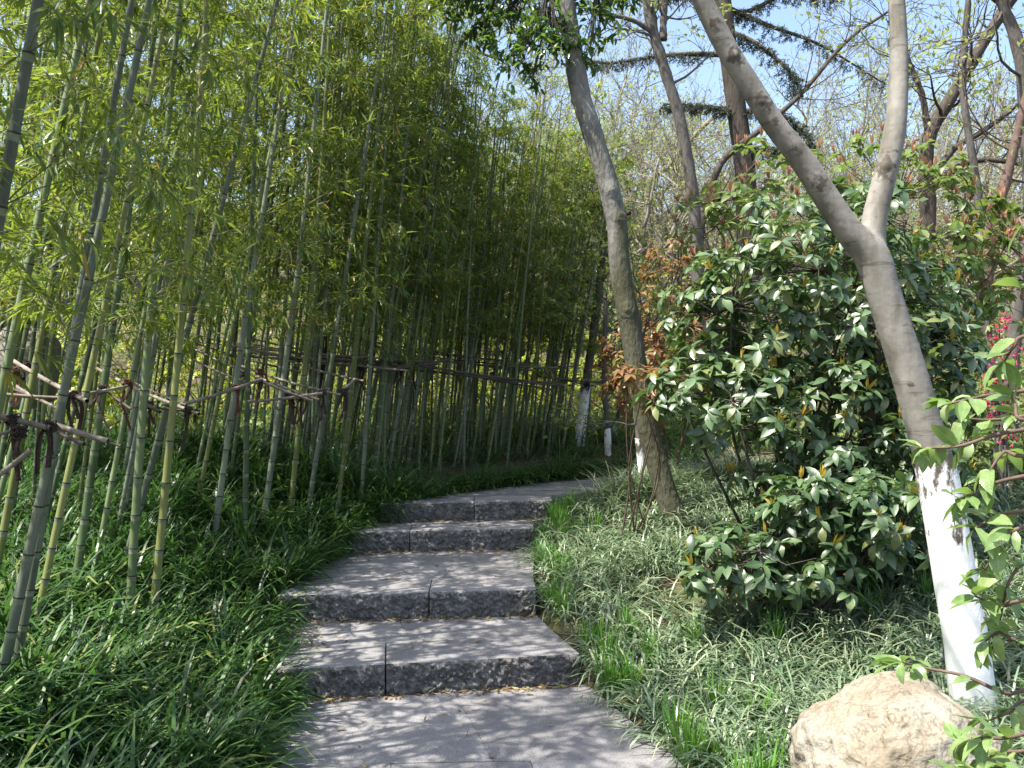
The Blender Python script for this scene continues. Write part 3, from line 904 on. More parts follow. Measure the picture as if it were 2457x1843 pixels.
def bamboo_foliage(seed, shape, start, dens=1.0, leafL=(0.065, 0.125)):
    global rg, U
    V, Fs, mq, zs, c, H = shape
    rs = np.random.default_rng(seed)
    A, Bn, R0, R1 = [], [], [], []
    LB, LD = [], []
    az0 = rs.uniform(0, 6.28)
    for i, z in enumerate(zs):
        if z < start:
            continue
        f = (z - start) / (H - start)
        base = np.array([np.interp(z, c[:, 2], c[:, 0]), np.interp(z, c[:, 2], c[:, 1]), z])
        for b in range(2 if rs.uniform() < 0.85 else 1):
            az = az0 + (i % 2) * math.pi + rs.normal(0, 0.5) + (b - 0.5) * 0.9
            el = rs.uniform(0.35, 0.95)
            Lb = rs.uniform(0.35, 0.75) * (1.05 - 0.55 * f) * (0.55 + 0.9 * min(f * 3.0, 0.5))
            d = np.array([math.cos(az) * math.cos(el), math.sin(az) * math.cos(el), math.sin(el)])
            p = base.copy()
            nseg = 4
            for s in range(nseg):
                q = p + d * Lb / nseg
                A.append(p); Bn.append(q); R0.append(0.0035 * (1 - 0.2 * s)); R1.append(0.0035 * (0.8 - 0.2 * s))
                d = norm(d + np.array([rs.normal(0, 0.15), rs.normal(0, 0.15), -0.16]))
                if s >= 1:
                    for tw in range(2):
                        d2 = norm(d + rs.normal(0, 0.55, 3) + np.array([0, 0, -0.1]))
                        lt = rs.uniform(0.08, 0.2)
                        e = q + d2 * lt
                        A.append(q); Bn.append(e); R0.append(0.0016); R1.append(0.001)
                        nl = int(round(rs.integers(3, 7) * dens))
                        for _ in range(nl):
                            LB.append(q + (e - q) * rs.uniform(0.35, 1.0))
                            LD.append(norm(d2 * 0.8 + rs.normal(0, 0.5, 3) + np.array([0, 0, -0.45])))
                p = q
    mb = MB()
    V, Q = prisms(np.array(A), np.array(Bn), np.array(R0), np.array(R1), 3)
    mb.add(V, Q, 0)
    n = len(LB)
    Nn = np.stack([rs.normal(0, 0.5, n), rs.normal(0, 0.5, n), np.ones(n)], -1)
    L = rs.uniform(*leafL, n)
    add_leaves(mb, np.array(LB), np.array(LD), Nn, L, L * rs.uniform(0.12, 0.17, n), rs.uniform(-0.1, 0.5, n), LANCE, 1, rs.uniform(0, 1, n) ** 1.1)
    me = mb.mesh('foliage', [M['twig_green'], M['bamboo_leaf']])
    return me, (np.array(LB), np.array(LD), Nn, L), (V, Q)


BLEAF = []
for v in range(6):
    rs = np.random.default_rng(700 + v)
    mb = MB()
    add_leaves(mb, np.zeros((1, 3)), np.array([[1.0, 0, 0]]), np.array([[0, 0, 1.0]]), 1.0, rs.uniform(0.12, 0.17), rs.uniform(0, 0.5), LANCE, 0, np.array([rs.uniform(0, 0.95)]))
    BLEAF.append(mb.mesh('leaf', [M['bamboo_leaf']]))
FOL = {}
for i in range(5):
    for v, (st, dn) in enumerate(((1.0, 1.7), (1.35, 1.75), (1.7, 1.75), (1.3, 1.15), (1.7, 1.15))):
        FOL[i, v] = bamboo_foliage(500 + i * 7 + v, SHAPES[i], st, dn)


def place_bamboo(base, direction, dia, height, colr, shape, fol, label, group, rz, leaf_parts=0):
    """base point, axis, thickness at the foot, height above ground"""
    r = thing('bamboo', label, 'bamboo', base, group)
    q = Vector(direction).normalized().to_track_quat('Z', 'Y').to_matrix().to_4x4() @ Matrix.Rotation(rz, 4, 'Z')
    r.rotation_euler = q.to_euler()
    s = dia / 0.052
    o = link_mesh('culm', CULM[colr, shape], r)
    o.scale = (s, s, height / 4.8)
    me, (LB, LD, LN, LL), (tv, tq) = FOL[shape, fol]
    fs = min(1.0, 0.5 + 0.5 * height / 4.8)
    if leaf_parts:
        # the lowest leaves, which the photo shows largest, are parts of their own
        order = np.argsort(LB[:, 2] + rg.uniform(0, 1.2, len(LB)))
        sc = np.array([fs, fs, height / 4.8])
        for j in order[:leaf_parts]:
            d = norm(LD[j]); sd = norm(np.cross(LN[j], d)); nn = np.cross(d, sd); l = LL[j]; b = LB[j] * sc
            link_mesh('leaf', BLEAF[rg.integers(0, 6)], r, Matrix(((d[0] * l, sd[0] * l, nn[0] * l, b[0]), (d[1] * l, sd[1] * l, nn[1] * l, b[1]), (d[2] * l, sd[2] * l, nn[2] * l, b[2]), (0, 0, 0, 1))))
        rest = order[leaf_parts:]
        b = MB(); b.add(tv, tq, 0)
        add_leaves(b, LB[rest], LD[rest], LN[rest], LL[rest], LL[rest] * 0.145, rg.uniform(-0.1, 0.5, len(rest)), LANCE, 1, rg.uniform(0, 1, len(rest)))
        me = b.mesh('foliage', [M['twig_green'], M['bamboo_leaf']])
    fo = link_mesh('foliage', me, r)
    fo.scale = (fs, fs, height / 4.8)
    fo['kind'] = 'stuff'
    return r


KEY = [  # lower pixel, upper pixel, distance, thickness (m), colour, foliage start, label
    ((-70, 640), (44, 9), 2.75, 0.050, 'grey', 1, 'thick grey-green bamboo culm cutting the upper left corner, nearest of all'),
    ((3, 670), (127, 5), 3.35, 0.044, 'grey', 1, 'tall grey-green bamboo culm whose foot stands lowest at the left edge'),
    ((14, 668), (139, 8), 3.5, 0.040, 'grey', 1, 'grey bamboo culm rising close beside the lowest-footed culm at left'),
    ((43, 588), (104, 262), 4.05, 0.038, 'yellow', 2, 'yellow-green bamboo culm just right of the two lowest-footed grey ones'),
    ((134, 570), (168, 120), 4.55, 0.050, 'green', 1, 'green bamboo culm standing upright, left of the pair at the bank front'),
    ((160, 577), (222, 12), 4.65, 0.048, 'yellow', 1, 'olive bamboo culm, right one of the upright pair at the bank front'),
    ((136, 520), (274, 5), 5.0, 0.044, 'grey', 1, 'long grey bamboo culm slanting across behind the upright pair'),
    ((219, 512), (252, 250), 6.0, 0.048, 'grey', 1, 'pale grey bamboo culm by the whitish cross pole'),
    ((246, 497), (251, 240), 6.1, 0.044, 'green', 2, 'nearly vertical green bamboo culm right of the whitish cross pole'),
    ((270, 475), (300, 262), 6.5, 0.050, 'grey', 1, 'stout grey-green bamboo culm where the two rails meet in a peak'),
    ((294, 487), (318, 250), 6.7, 0.045, 'yellow', 1, 'yellowish bamboo culm with brown rag hanging from its rail'),
    ((313, 484), (352, 205), 6.85, 0.046, 'grey', 2, 'grey bamboo culm left of the dark tied knot of rails'),
    ((340, 480), (366, 250), 6.95, 0.042, 'yellow', 1, 'bright yellow-green bamboo culm beside the dark tied knot of rails'),
    ((282, 400), (336, 48), 7.6, 0.034, 'pale', 2, 'bamboo culm coloured pale as if sunlit, standing out against the lit foliage'),
    ((2, 400), (84, 20), 3.9, 0.050, 'green', 1, 'dark green bamboo culm behind the nearest thick one at upper left'),
    ((2, 545), (62, 225), 4.2, 0.042, 'yellow', 2, 'yellow-green bamboo culm at the left edge below the lowest rail'),
    ((86, 516), (132, 215), 4.6, 0.048, 'green', 1, 'dark green bamboo culm beside the rail with a cut hollow end'),
    ((101, 533), (147, 305), 4.9, 0.036, 'green', 2, 'thin pale-lit bamboo culm crossing behind the hollow rail end'),
    ((201, 486), (247, 255), 6.4, 0.040, 'yellow', 1, 'thin olive bamboo culm leaning under the whitish cross pole'),
    ((232, 470), (255, 300), 6.9, 0.036, 'green', 1, 'slender green bamboo culm behind the whitish cross pole'),
    ((362, 468), (372, 300), 7.25, 0.040, 'grey', 2, 'brownish grey upright bamboo culm right of the dark tied knot of rails'),
]
taken = []
for i, (lo, up, d, dia, colr, fol, lab) in enumerate(KEY):
    a, b = P(*lo, d), P(*up, d)
    dr = norm(b - a)
    # slide down the axis until the ground
    p = a.copy()
    for _ in range(60):
        dz = p[2] - (gz(p[0], p[1]) - 0.03)
        if abs(dz) < 0.005:
            break
        p = p - dr * dz / dr[2]
    dr2 = norm(dr + np.array([0, U(-0.03, 0.03), 0]))
    place_bamboo(p, dr2, dia * 0.93, U(3.9, 4.3) if d < 6 else U(4.2, 4.7), colr, i % 5, 2 if d < 5.2 else fol, lab, None, U(0, 6.28), 110 if d < 5.2 else 0)
    taken.append((p[0], p[1]))

FRONT = np.array([(-2.25, 2.9), (-2.15, 3.9), (-2.0, 5.0), (-1.98, 6.1), (-1.62, 6.9), (-1.2, 7.5), (-0.75, 8.4), (-0.1, 9.15), (0.6, 9.95), (1.2, 10.9)])
fr = spline(FRONT, 200)
tg = norm(np.gradient(fr, axis=0))
nr = np.stack([-tg[:, 1], tg[:, 0]], -1)
spots = []
rs = np.random.default_rng(33)
tries = 0
while len(spots) < 255 and tries < 20000:
    tries += 1
    u = rs.uniform(0, 1)
    i = int((u ** 0.72) * 199)
    dep = abs(rs.normal(0, 1.25)) if rs.uniform() < 0.8 else rs.uniform(0, 3.2)
    if i < 90:
        dep = 0.35 + rs.uniform(0, 3.0)
    x, y = fr[i] + nr[i] * dep
    if (y > 3 and x < -0.60 * y - 0.5) or (y <= 3 and (x < -4.2 or x > -0.577 * y - 0.35)) or path_sd(np.array([x]), np.array([y]))[0] < 0.25:
        continue
    md = 0.105 if y > 7.5 else 0.24
    if y < 10.7 and 562 < 512 + F * x / y < 596:
        continue
    if any((x - a) ** 2 + (y - b) ** 2 < md * md for a, b in taken):
        continue
    taken.append((x, y)); spots.append((x, y))
for k, (x, y) in enumerate(spots):
    px = 512 + F * x / y
    h = rs.uniform(3.9, 4.9) if y > 7.5 else rs.uniform(3.6, 4.3)
    if y > 7.5 and px > 420:
        h = rs.uniform(3.3, 3.95)
    if y > 9.6:
        h = rs.uniform(3.0, 3.7)
    lean = math.radians(rs.normal(8, 3)); az = rs.normal(0.0, 0.45)
    dr = (math.sin(lean) * math.cos(az), math.sin(lean) * math.sin(az), math.cos(lean))
    colr = ['green', 'green', 'grey', 'yellow'][rs.integers(0, 4)]
    if y > 7.5:
        colr = ['green', 'green', 'green', 'grey', 'yellow'][rs.integers(0, 5)]
    if y < 6.2:
        lab, g = 'slim bamboo culm deep in the left thicket behind the big front culms', 'bamboo culms in the left thicket'
    elif px < 330:
        lab, g = 'slim bamboo culm in the middle thicket behind the crossing rails', 'bamboo culms in the middle thicket'
    elif px < 480:
        lab, g = 'thin dark bamboo culm in the dense stand above the top step', 'bamboo culms above the top step'
    else:
        lab, g = 'thin dark bamboo culm in the far stand beside the bend of the path', 'bamboo culms at the bend of the path'
    dia = rs.uniform(0.022, 0.038) if y > 7.2 else rs.uniform(0.026, 0.044)
    zone = ('in the left thicket' if y < 6.2 else 'behind the whitish cross pole' if px < 260 else 'behind the dark rail knot' if px < 370 else
            'left above the top step' if px < 430 else 'midway above the top step' if px < 490 else 'right above the top step' if px < 540 else 'beside the white-footed tree')
    row = 'front-row' if y < np.interp(px, [200, 350, 480, 600], [6.9, 8.0, 9.6, 11.3]) else 'back-row'
    desc = '%s %s %s bamboo culm %s' % ('thicker' if dia > 0.031 else 'thin', {'green': 'dark green', 'grey': 'grey-green', 'yellow': 'yellow-green'}[colr], row, zone)
    bo = place_bamboo((x, y, gz(x, y) - 0.03), dr, dia, h, colr, int(rs.integers(0, 5)), 2 if y < 5.2 else int(rs.integers(0, 3)) if y < 7.2 else int(rs.integers(3, 5)), lab, g, rs.uniform(0, 6.28))
    alike(bo, px, desc)

# mostly unseen culms added left of the viewer to shade near grass and path
for k, (x, y) in enumerate([(-1.75, 1.9), (-2.05, 2.35), (-2.5, 2.0), (-1.9, 1.35), (-2.35, 1.5), (-2.9, 2.3), (-3.2, 1.7), (-2.7, 1.1), (-1.7, 0.8), (-2.2, 0.6), (-1.85, 2.75), (-1.95, 3.05), (-2.2, 2.7), (-2.35, 3.1), (-1.6, 2.3)]):
    lean = math.radians(rs.normal(3, 1.5) if k < 10 else rs.normal(0, 0.8))
    place_bamboo((x, y, gz(x, y) - 0.03), (math.sin(lean), 0.02, math.cos(lean)), rs.uniform(0.03, 0.044), rs.uniform(4.2, 5.0), ['green', 'grey'][k % 2], k % 5, 2 if k % 2 else 1,
                 'bamboo culm added for its shade beside the viewer, beyond the left edge', 'shade culms added beside the viewer', rs.uniform(0, 6.28))

# ------------------------------------------------------------------ lashed rails
def pole(mb_list, a, b, r, parent, mat, n_nodes=None):
    a, b = np.asarray(a, float), np.asarray(b, float)
    L = np.linalg.norm(b - a)
    k = max(6, int(L / 0.03))
    t = np.linspace(0, 1, k)[:, None]
    c = a * (1 - t) + b * t
    s = np.linspace(0, L, k)
    rad = r * (1 + 0.10 * np.exp(-((s % 0.26 - 0.13) / 0.014) ** 2)) * np.linspace(1.05, 0.9, k)
    c = c + np.array([0, 0, -1]) * (0.012 * np.sin(np.linspace(0, math.pi, k)) * min(L, 1.5))[:, None]
    V, Fs = tube(c, rad, 9, False)
    mb = MB(); mb.add(V, Fs)
    # hollow cut ends: rim, inner wall and dark plug
    for end, sgn in ((0, 1), (-1, -1)):
        ring = V.reshape(k, 9, 3)[end]
        cen = ring.mean(0)
        inner = cen + (ring - cen) * 0.72
        dirv = norm(c[1] - c[0]) * sgn
        deep = inner + dirv * 0.02
        W = np.vstack([ring, inner, deep, (cen + dirv * 0.02)[None]])
        j = np.arange(9); j2 = (j + 1) % 9
        mb.add(W, [np.stack([j, j2, 9 + j2, 9 + j], -1), np.stack([9 + j, 9 + j2, 18 + j2, 18 + j], -1), np.stack([18 + j, 18 + j2, np.full(9, 27)], -1)], 1)
    return mb.build('rail', [M[mat], M['hollow']], parent)


def lashing(p, axis, r, parent, mat, tails=2, seed=0):
    """coils of rag rope round a crossing, with ends hanging"""
    rs = np.random.default_rng(seed)
    mb = MB()
    ax = norm(axis)
    u = norm(np.cross(ax, [0.3, 0.2, 1])); v = np.cross(ax, u)
    k = 96
    t = np.linspace(0, 1, k)
    ang = t * 2 * math.pi * 7
    rad = r * (1.35 + 0.25 * np.sin(ang * 0.37 + rs.uniform(0, 6)))
    c = p + ax * ((t - 0.5) * r * 3.2 + 0.006 * np.sin(ang * 1.7))[:, None] + u * (np.cos(ang) * rad)[:, None] + v * (np.sin(ang) * rad * 1.25)[:, None]
    mb.add(*tube(c, r * 0.17, 5))
    c2 = p + v * ((t - 0.5) * r * 2.4)[:, None] + u * (np.cos(ang) * rad)[:, None] + ax * (np.sin(ang) * rad * 1.1)[:, None]
    mb.add(*tube(c2, r * 0.16, 5))
    for _ in range(tails):
        L = rs.uniform(0.07, 0.22)
        s = p + rs.normal(0, r, 3)
        pts = np.array([s, s + np.array([rs.normal(0, 0.015), rs.normal(0, 0.01), -L * 0.4]), s + np.array([rs.normal(0, 0.03), rs.normal(0, 0.015), -L])])
        q = spline(pts, 7)
        w = np.array([rs.normal(), rs.normal() * 0.4, 0]); w = norm(w) * r * rs.uniform(0.25, 0.6)
        V = np.concatenate([q - w, q + w, q - w + (0.004, 0.004, 0), q + w + (0.004, 0.004, 0)])
        j = np.arange(6)
        mb.add(V, np.concatenate([np.stack([j, j + 1, 7 + j + 1, 7 + j], -1), np.stack([14 + j, 21 + j, 21 + j + 1, 14 + j + 1], -1)]))
    return mb.build('lashing', [M[mat]], parent)


RAILS = {
    'near': ('bamboo rail frame with thick cut poles jutting out lowest at the left edge', (-1.75, 3.0, 1.0), [
        ((-40, 405), 2.9, (50, 428), 2.95, 0.0135, 'dry_pole'), ((46, 422), 3.0, (108, 441), 2.98, 0.0135, 'dry_pole'), ((100, 440), 3.02, (121, 446), 3.0, 0.006, 'old_pole'),
        ((-30, 496), 2.8, (31, 450), 2.85, 0.011, 'dry_pole'), ((-30, 440), 2.95, (24, 428), 2.95, 0.008, 'dry_pole'), ((58, 432), 3.1, (84, 444), 3.05, 0.010, 'old_pole')],
        [((13, 420), 2.93, 'rope_brown', 2), ((50, 427), 2.97, 'rope_brown', 3), ((20, 432), 2.9, 'rope_brown', 3)]),
    'left': ('bamboo rail frame with a long sloping pole ending in a dark hollow, left thicket', (-1.9, 4.2, 1.0), [
        ((-20, 338), 5.2, (87, 401), 3.9, 0.0145, 'dry_pole'), ((8, 381), 4.4, (60, 409), 3.9, 0.010, 'dry_pole'), ((-10, 393), 4.0, (62, 398), 4.1, 0.011, 'dry_pole'),
        ((-20, 372), 4.6, (40, 399), 4.1, 0.009, 'old_pole'), ((60, 397), 4.1, (127, 386), 4.5, 0.010, 'dry_pole'), ((104, 389), 4.5, (131, 409), 4.4, 0.008, 'old_pole'),
        ((96, 368), 5.4, (199, 414), 4.55, 0.0125, 'dry_pole'), ((96, 362), 5.6, (186, 405), 4.8, 0.007, 'dry_pole'), ((140, 400), 4.6, (160, 412), 4.55, 0.013, 'old_pole'),
        ((158, 408), 4.6, (190, 411), 4.7, 0.009, 'old_pole')],
        [((28, 366), 4.6, 'rope_brown', 3), ((16, 371), 4.5, 'rope_red', 2), ((75, 395), 4.0, 'rope_brown', 3), ((103, 389), 4.45, 'rope_brown', 2), ((127, 383), 4.75, 'rope_red', 2), ((189, 410), 4.6, 'rope_brown', 3), ((150, 405), 4.6, 'rope_brown', 2)]),
    'middle': ('bamboo rails with a whitish pole sloping up to a peak, middle thicket', (-1.5, 5.6, 1.1), [
        ((178, 406), 4.9, (262, 379), 5.2, 0.0135, 'dry_pole'), ((256, 379), 5.25, (312, 401), 5.5, 0.010, 'dry_pole'), ((247, 402), 5.3, (322, 393), 5.6, 0.012, 'dry_pole'),
        ((178, 351), 7.2, (246, 382), 6.0, 0.010, 'dry_pole'), ((196, 350), 7.5, (320, 400), 5.7, 0.011, 'dry_pole'), ((236, 364), 7.0, (341, 395), 5.9, 0.012, 'dry_pole'),
        ((186, 340), 8.0, (300, 372), 6.8, 0.011, 'old_pole'), ((284, 359), 7.8, (364, 381), 6.6, 0.012, 'dry_pole'), ((341, 391), 6.2, (355, 379), 6.6, 0.012, 'dry_pole')],
        [((236, 388), 5.15, 'rope_red', 2), ((259, 381), 5.25, 'rope_brown', 2), ((289, 396), 5.55, 'rope_brown', 4), ((300, 398), 5.55, 'rope_brown', 4), ((323, 392), 5.9, 'rope_brown', 3), ((343, 392), 6.1, 'rope_brown', 4), ((261, 372), 6.3, 'rope_red', 2), ((246, 374), 6.3, 'rope_brown', 3)]),
    'far': ('long thin bamboo rails running level through the dense far stand', (0.0, 9.0, 1.3), [
        ((200, 337), 9.0, (378, 364), 8.0, 0.012, 'dry_pole'), ((250, 344), 9.0, (384, 362), 8.2, 0.010, 'old_pole'), ((230, 350), 8.6, (420, 367), 8.1, 0.013, 'dry_pole'),
        ((252, 356), 8.2, (400, 368), 7.9, 0.012, 'dry_pole'), ((370, 366), 7.9, (440, 364), 8.8, 0.014, 'old_pole'), ((330, 340), 9.6, (500, 360), 9.6, 0.013, 'old_pole'), ((405, 354), 10.0, (546, 372), 9.8, 0.013, 'dry_pole'),
        ((384, 366), 8.6, (560, 383), 9.4, 0.014, 'old_pole'), ((415, 363), 9.0, (554, 390), 9.2, 0.012, 'old_pole'), ((430, 357), 9.8, (540, 366), 9.9, 0.010, 'old_pole'),
        ((533, 371), 9.9, (593, 386), 10.4, 0.014, 'old_pole'), ((532, 374), 9.7, (568, 363), 10.0, 0.010, 'old_pole')],
        [((355, 371), 7.6, 'rope_brown', 5), ((361, 368), 7.7, 'rope_brown', 5), ((400, 366), 8.3, 'rope_brown', 4), ((412, 367), 8.3, 'rope_brown', 4), ((493, 374), 9.1, 'rope_brown', 3), ((537, 373), 9.6, 'rope_brown', 4), ((588, 385), 10.3, 'rope_brown', 2)]),
}
sd_ = 0
for key, (lab, loc, rails, ties) in RAILS.items():
    t = thing('bamboo_railing', lab, 'railing', loc, 'lashed bamboo rails holding up the thicket')
    for (a, da, b, db, r, mat) in rails:
        pole(None, P(*a, da), P(*b, db), r * 0.78, t, mat)
    if key == 'far':
        # a second layer of thinner poles laid just in front
        for q, (a, da, b, db, r, mat) in enumerate(rails):
            pole(None, P(*a, da) + np.array([0.05, -0.30, 0.05 if q % 2 else -0.06]), P(*b, db) + np.array([0.12, -0.36, -0.03 if q % 2 else 0.04]), r * 0.75, t, 'old_pole' if q % 3 else 'dry_pole')
    for (p, d, mat, n) in ties:
        sd_ += 1
        lashing(P(*p, d), np.array([0.15, 0.1, 1]), 0.012 if d < 5.5 else 0.014, t, mat, n, sd_)

# ------------------------------------------------------------------ trees
def grow(rs, start, d, L, r, lvl, maxl, segs, tips, wig=0.18, up=0.06, kids=(4, 7), spread=0.8, ratio=0.62, nseg=6):
    """recursive branch; appends polylines (points, radii, level) and tips (point, direction)"""
    pts, dirs = [np.array(start, float)], []
    d = norm(d)
    k = max(3, nseg - lvl)
    for s in range(k):
        pts.append(pts[-1] + d * L / k)
        dirs.append(d)
        d = norm(d + rs.normal(0, wig, 3) + np.array([0, 0, up]))
    pts = np.array(pts)
    rad = np.linspace(r, r * (0.45 if lvl < maxl else 0.3), k + 1)
    segs.append((pts, rad, lvl))
    if lvl == maxl:
        tips.append((pts[-1], dirs[-1])); tips.append((pts[len(pts) // 2], dirs[-1]))
        return
    n = rs.integers(kids[0], kids[1] + 1)
    for i in range(n):
        t = rs.uniform(0.3, 1.0) if i else 1.0
        f = t * k
        j = min(int(f), k - 1)
        p = pts[j] + (pts[j + 1] - pts[j]) * (f - j)
        dd = norm(dirs[j] + rs.normal(0, spread, 3) * (0.45 if i == 0 else 1))
        grow(rs, p, dd, L * ratio * rs.uniform(0.75, 1.2) * (1.15 - 0.4 * t), max(rad[j] * rs.uniform(0.5, 0.7), 0.004), lvl + 1, maxl, segs, tips, wig, up, kids, spread, ratio, nseg)


def wood(mb, segs, m=0, thin=0.0):
    for pts, rad, lvl in segs:
        if lvl >= 3:
            mb.add(*prisms(pts[:-1], pts[1:], rad[:-1] + thin, rad[1:] + thin, 3), m)
        else:
            n = (10, 7, 5)[lvl]
            V, Fs = tube(pts if lvl else spline(pts, len(pts) * 3), rad + thin if lvl else np.interp(np.linspace(0, 1, len(pts) * 3), np.linspace(0, 1, len(rad)), rad), n, True)
            mb.add(V, Fs, m)


def tip_leaves(mb, rs, tips, per, L, W, m, tpl=SMALL, frac=1.0, spreadp=0.05):
    T = [t for t in tips if rs.uniform() < frac]
    if not T:
        return
    p = np.array([t[0] for t in T]); d = np.array([t[1] for t in T])
    p = np.repeat(p, per, 0) + rs.normal(0, spreadp, (len(T) * per, 3)); d = np.repeat(d, per, 0)
    n = len(p)
    d = norm(d + rs.normal(0, 0.7, (n, 3)))
    N = norm(rs.normal(0, 0.6, (n, 3)) + np.array([0, 0, 1]))
    L = rs.uniform(*L, n)
    add_leaves(mb, p, d, N, L, L * W, 0.2, tpl, m, rs.uniform(0, 1, n))


# far and middle woodland: bare spring trees with a haze of small new leaves; meshes shared between trees
BARE = []
for v in range(5):
    rs = np.random.default_rng(900 + v)
    segs, tips = [], []
    grow(rs, (0, 0, 0), (rs.normal(0, 0.08), rs.normal(0, 0.08), 1), 3.6, 0.11, 0, 4, segs, tips, 0.14, 0.05, (4, 6), 0.75, 0.66, 7)
    t0 = MB(); wood(t0, [s for s in segs if s[2] == 0])
    cr = MB(); wood(cr, [s for s in segs if s[2] >= 1], 0, 0.0008)
    tip_leaves(cr, rs, tips, 2, (0.04, 0.08), 0.5, 1, SMALL, 0.5, 0.12)
    BARE.append((t0, cr))
BARE_M = []
for v, (t0, cr) in enumerate(BARE):
    BARE_M.append((t0.mesh('trunk', [M['bark_brown' if v % 2 else 'bark_dark']]), cr.mesh('crown', [M['bark_twig'], M['spring_leaf']])))


def bare_tree(px, d, v, s, label, group, rz=0.0):
    x = (px - 512) / F * d
    t = thing('bare_tree', label, 'tree', (x, d, gz(x, d) - 0.1), group)
    t.rotation_euler = (0, 0, rz)
    t.scale = (s, s, s)
    link_mesh('trunk', BARE_M[v][0], t)
    c = link_mesh('crown', BARE_M[v][1], t); c['kind'] = 'stuff'
    alike(t, px, label)


wood_spots = [(430, 17, 0, 1.0), (470, 20, 1, 1.1), (520, 16, 2, 0.95), (555, 22, 3, 1.2), (600, 18, 4, 1.0), (640, 24, 0, 1.2), (665, 15.5, 1, 0.8), (705, 20, 2, 1.0), (750, 26, 3, 1.3), (780, 18, 4, 0.9),
              (815, 22, 0, 1.1), (850, 16, 1, 0.85), (890, 25, 2, 1.2), (925, 19, 3, 1.0), (960, 23, 4, 1.1), (995, 17, 0, 0.9), (1030, 21, 1, 1.1), (380, 24, 4, 1.3), (330, 21, 2, 1.1), (250, 19, 0, 1.1), (150, 18, 3, 1.0), (60, 17, 1, 1.0),
              (490, 30, 3, 1.4), (580, 32, 1, 1.4), (690, 34, 4, 1.5), (830, 33, 3, 1.4), (940, 32, 0, 1.4), (1010, 30, 2, 1.4), (400, 32, 0, 1.4)]
rs = np.random.default_rng(404)
wood_spots += [(int(q), float(rs.uniform(14.5, 24)), int(rs.integers(0, 5)), float(rs.uniform(0.75, 1.1))) for q in np.linspace(425, 1040, 26) + rs.uniform(-12, 12, 26)]
for k, (px, d, v, s) in enumerate(wood_spots):
    if px < 420:
        lab, g = 'thin spring tree behind the left bamboo', 'spring trees behind the bamboo'
    elif px < 640:
        lab, g = 'thin spring tree with hazy new leaves behind the leaning trunk', 'spring trees behind the leaning trunk'
    elif d < 27:
        lab, g = 'thin twiggy spring tree on the slope behind the glossy shrub', 'spring trees on the slope at right'
    else:
        lab, g = 'pale twiggy spring tree far up the hillside at right', 'spring trees far up the hillside'
    bare_tree(px, d, v, s, lab, g, rs.uniform(0, 6.28))


def limb(pts_px, d, r0, r1, n=24):
    """a limb through pixel points at a distance (number or list)"""
    ds = np.broadcast_to(np.asarray(d, float), (len(pts_px),))
    p = np.array([P(x, y, dd) for (x, y), dd in zip(pts_px, ds)])
    return spline(p, n), np.linspace(r0, r1, n)


def custom_tree(name, label, group, limbs, mat, seed, twig=(0.7, 2), leaf=None, per_limb=7, base=None, leaf_args=None, wash=None, crown_name='crown'):
    """first limb is the trunk (reaches the ground); twigs are grown along all limbs"""
    rs = np.random.default_rng(seed)
    tr = limbs[0][0]
    b = tr[0]
    t = thing(name, label, 'tree', (b[0], b[1], gz(b[0], b[1])), group)
    mb = MB()
    for p, r in limbs:
        mb.add(*tube(p, r * (1 + 0.05 * rs.normal(size=len(r))), 12))
    mb.build('trunk', [mat], t)
    segs, tips = [], []
    for p, r in limbs:
        k = len(p)
        for i in range(per_limb):
            j = rs.integers(int(k * (0.55 if p is tr else 0.25)), k) if i else k - 1
            tg = norm(p[min(j + 1, k - 1)] - p[max(j - 1, 0)])
            dd = norm(tg + rs.normal(0, 0.7 if i else 0.2, 3))
            grow(rs, p[j], dd, twig[0] * rs.uniform(0.7, 1.3), max(r[j] * 0.26, 0.005), 1, 1 + twig[1], segs, tips, 0.2, 0.05, (3, 5), 0.75, 0.66, 6)
    cr = MB()
    wood(cr, segs, 0, 0.0008)
    if leaf_args:
        tip_leaves(cr, rs, tips, *leaf_args[:3], 1, *leaf_args[3:])
    c = cr.build(crown_name, [mat, leaf or M['spring_leaf']], t)
    c['kind'] = 'stuff'
    return t, rs


def to_ground(px, py, d):
    p = P(px, py, d)
    return p


# dark tree whose forked limbs show above the bamboo
L0 = limb([(396, 300), (398, 160), (402, 48), (414, 8), (424, -60)], 15, 0.20, 0.11)
L1 = limb([(402, 48), (420, 22), (437, 0), (462, -40)], 15, 0.10, 0.07)
L2 = limb([(437, 0), (452, 30), (470, 48), (500, 60)], [15, 14.8, 14.6, 14.5], 0.04, 0.02)
custom_tree('tree', 'dark forked tree rising above the bamboo at top centre-left', None, [L0, L1, L2], M['bark_dark'], 21, (0.9, 2), M['spring_leaf'], 6, leaf_args=(2, (0.05, 0.09), 0.5, SMALL, 0.6, 0.06))
L0 = limb([(348, 300), (352, 120), (354, 42), (366, 15), (366, -50)], 14, 0.14, 0.08)
L1 = limb([(354, 60), (346, 20), (345, -30)], 14, 0.07, 0.05)
custom_tree('tree', 'dark slender tree over the bamboo left of the forked dark one', None, [L0, L1], M['bark_dark'], 22, (0.8, 2), M['spring_leaf'], 5, leaf_args=(2, (0.05, 0.09), 0.5, SMALL, 0.6, 0.06))
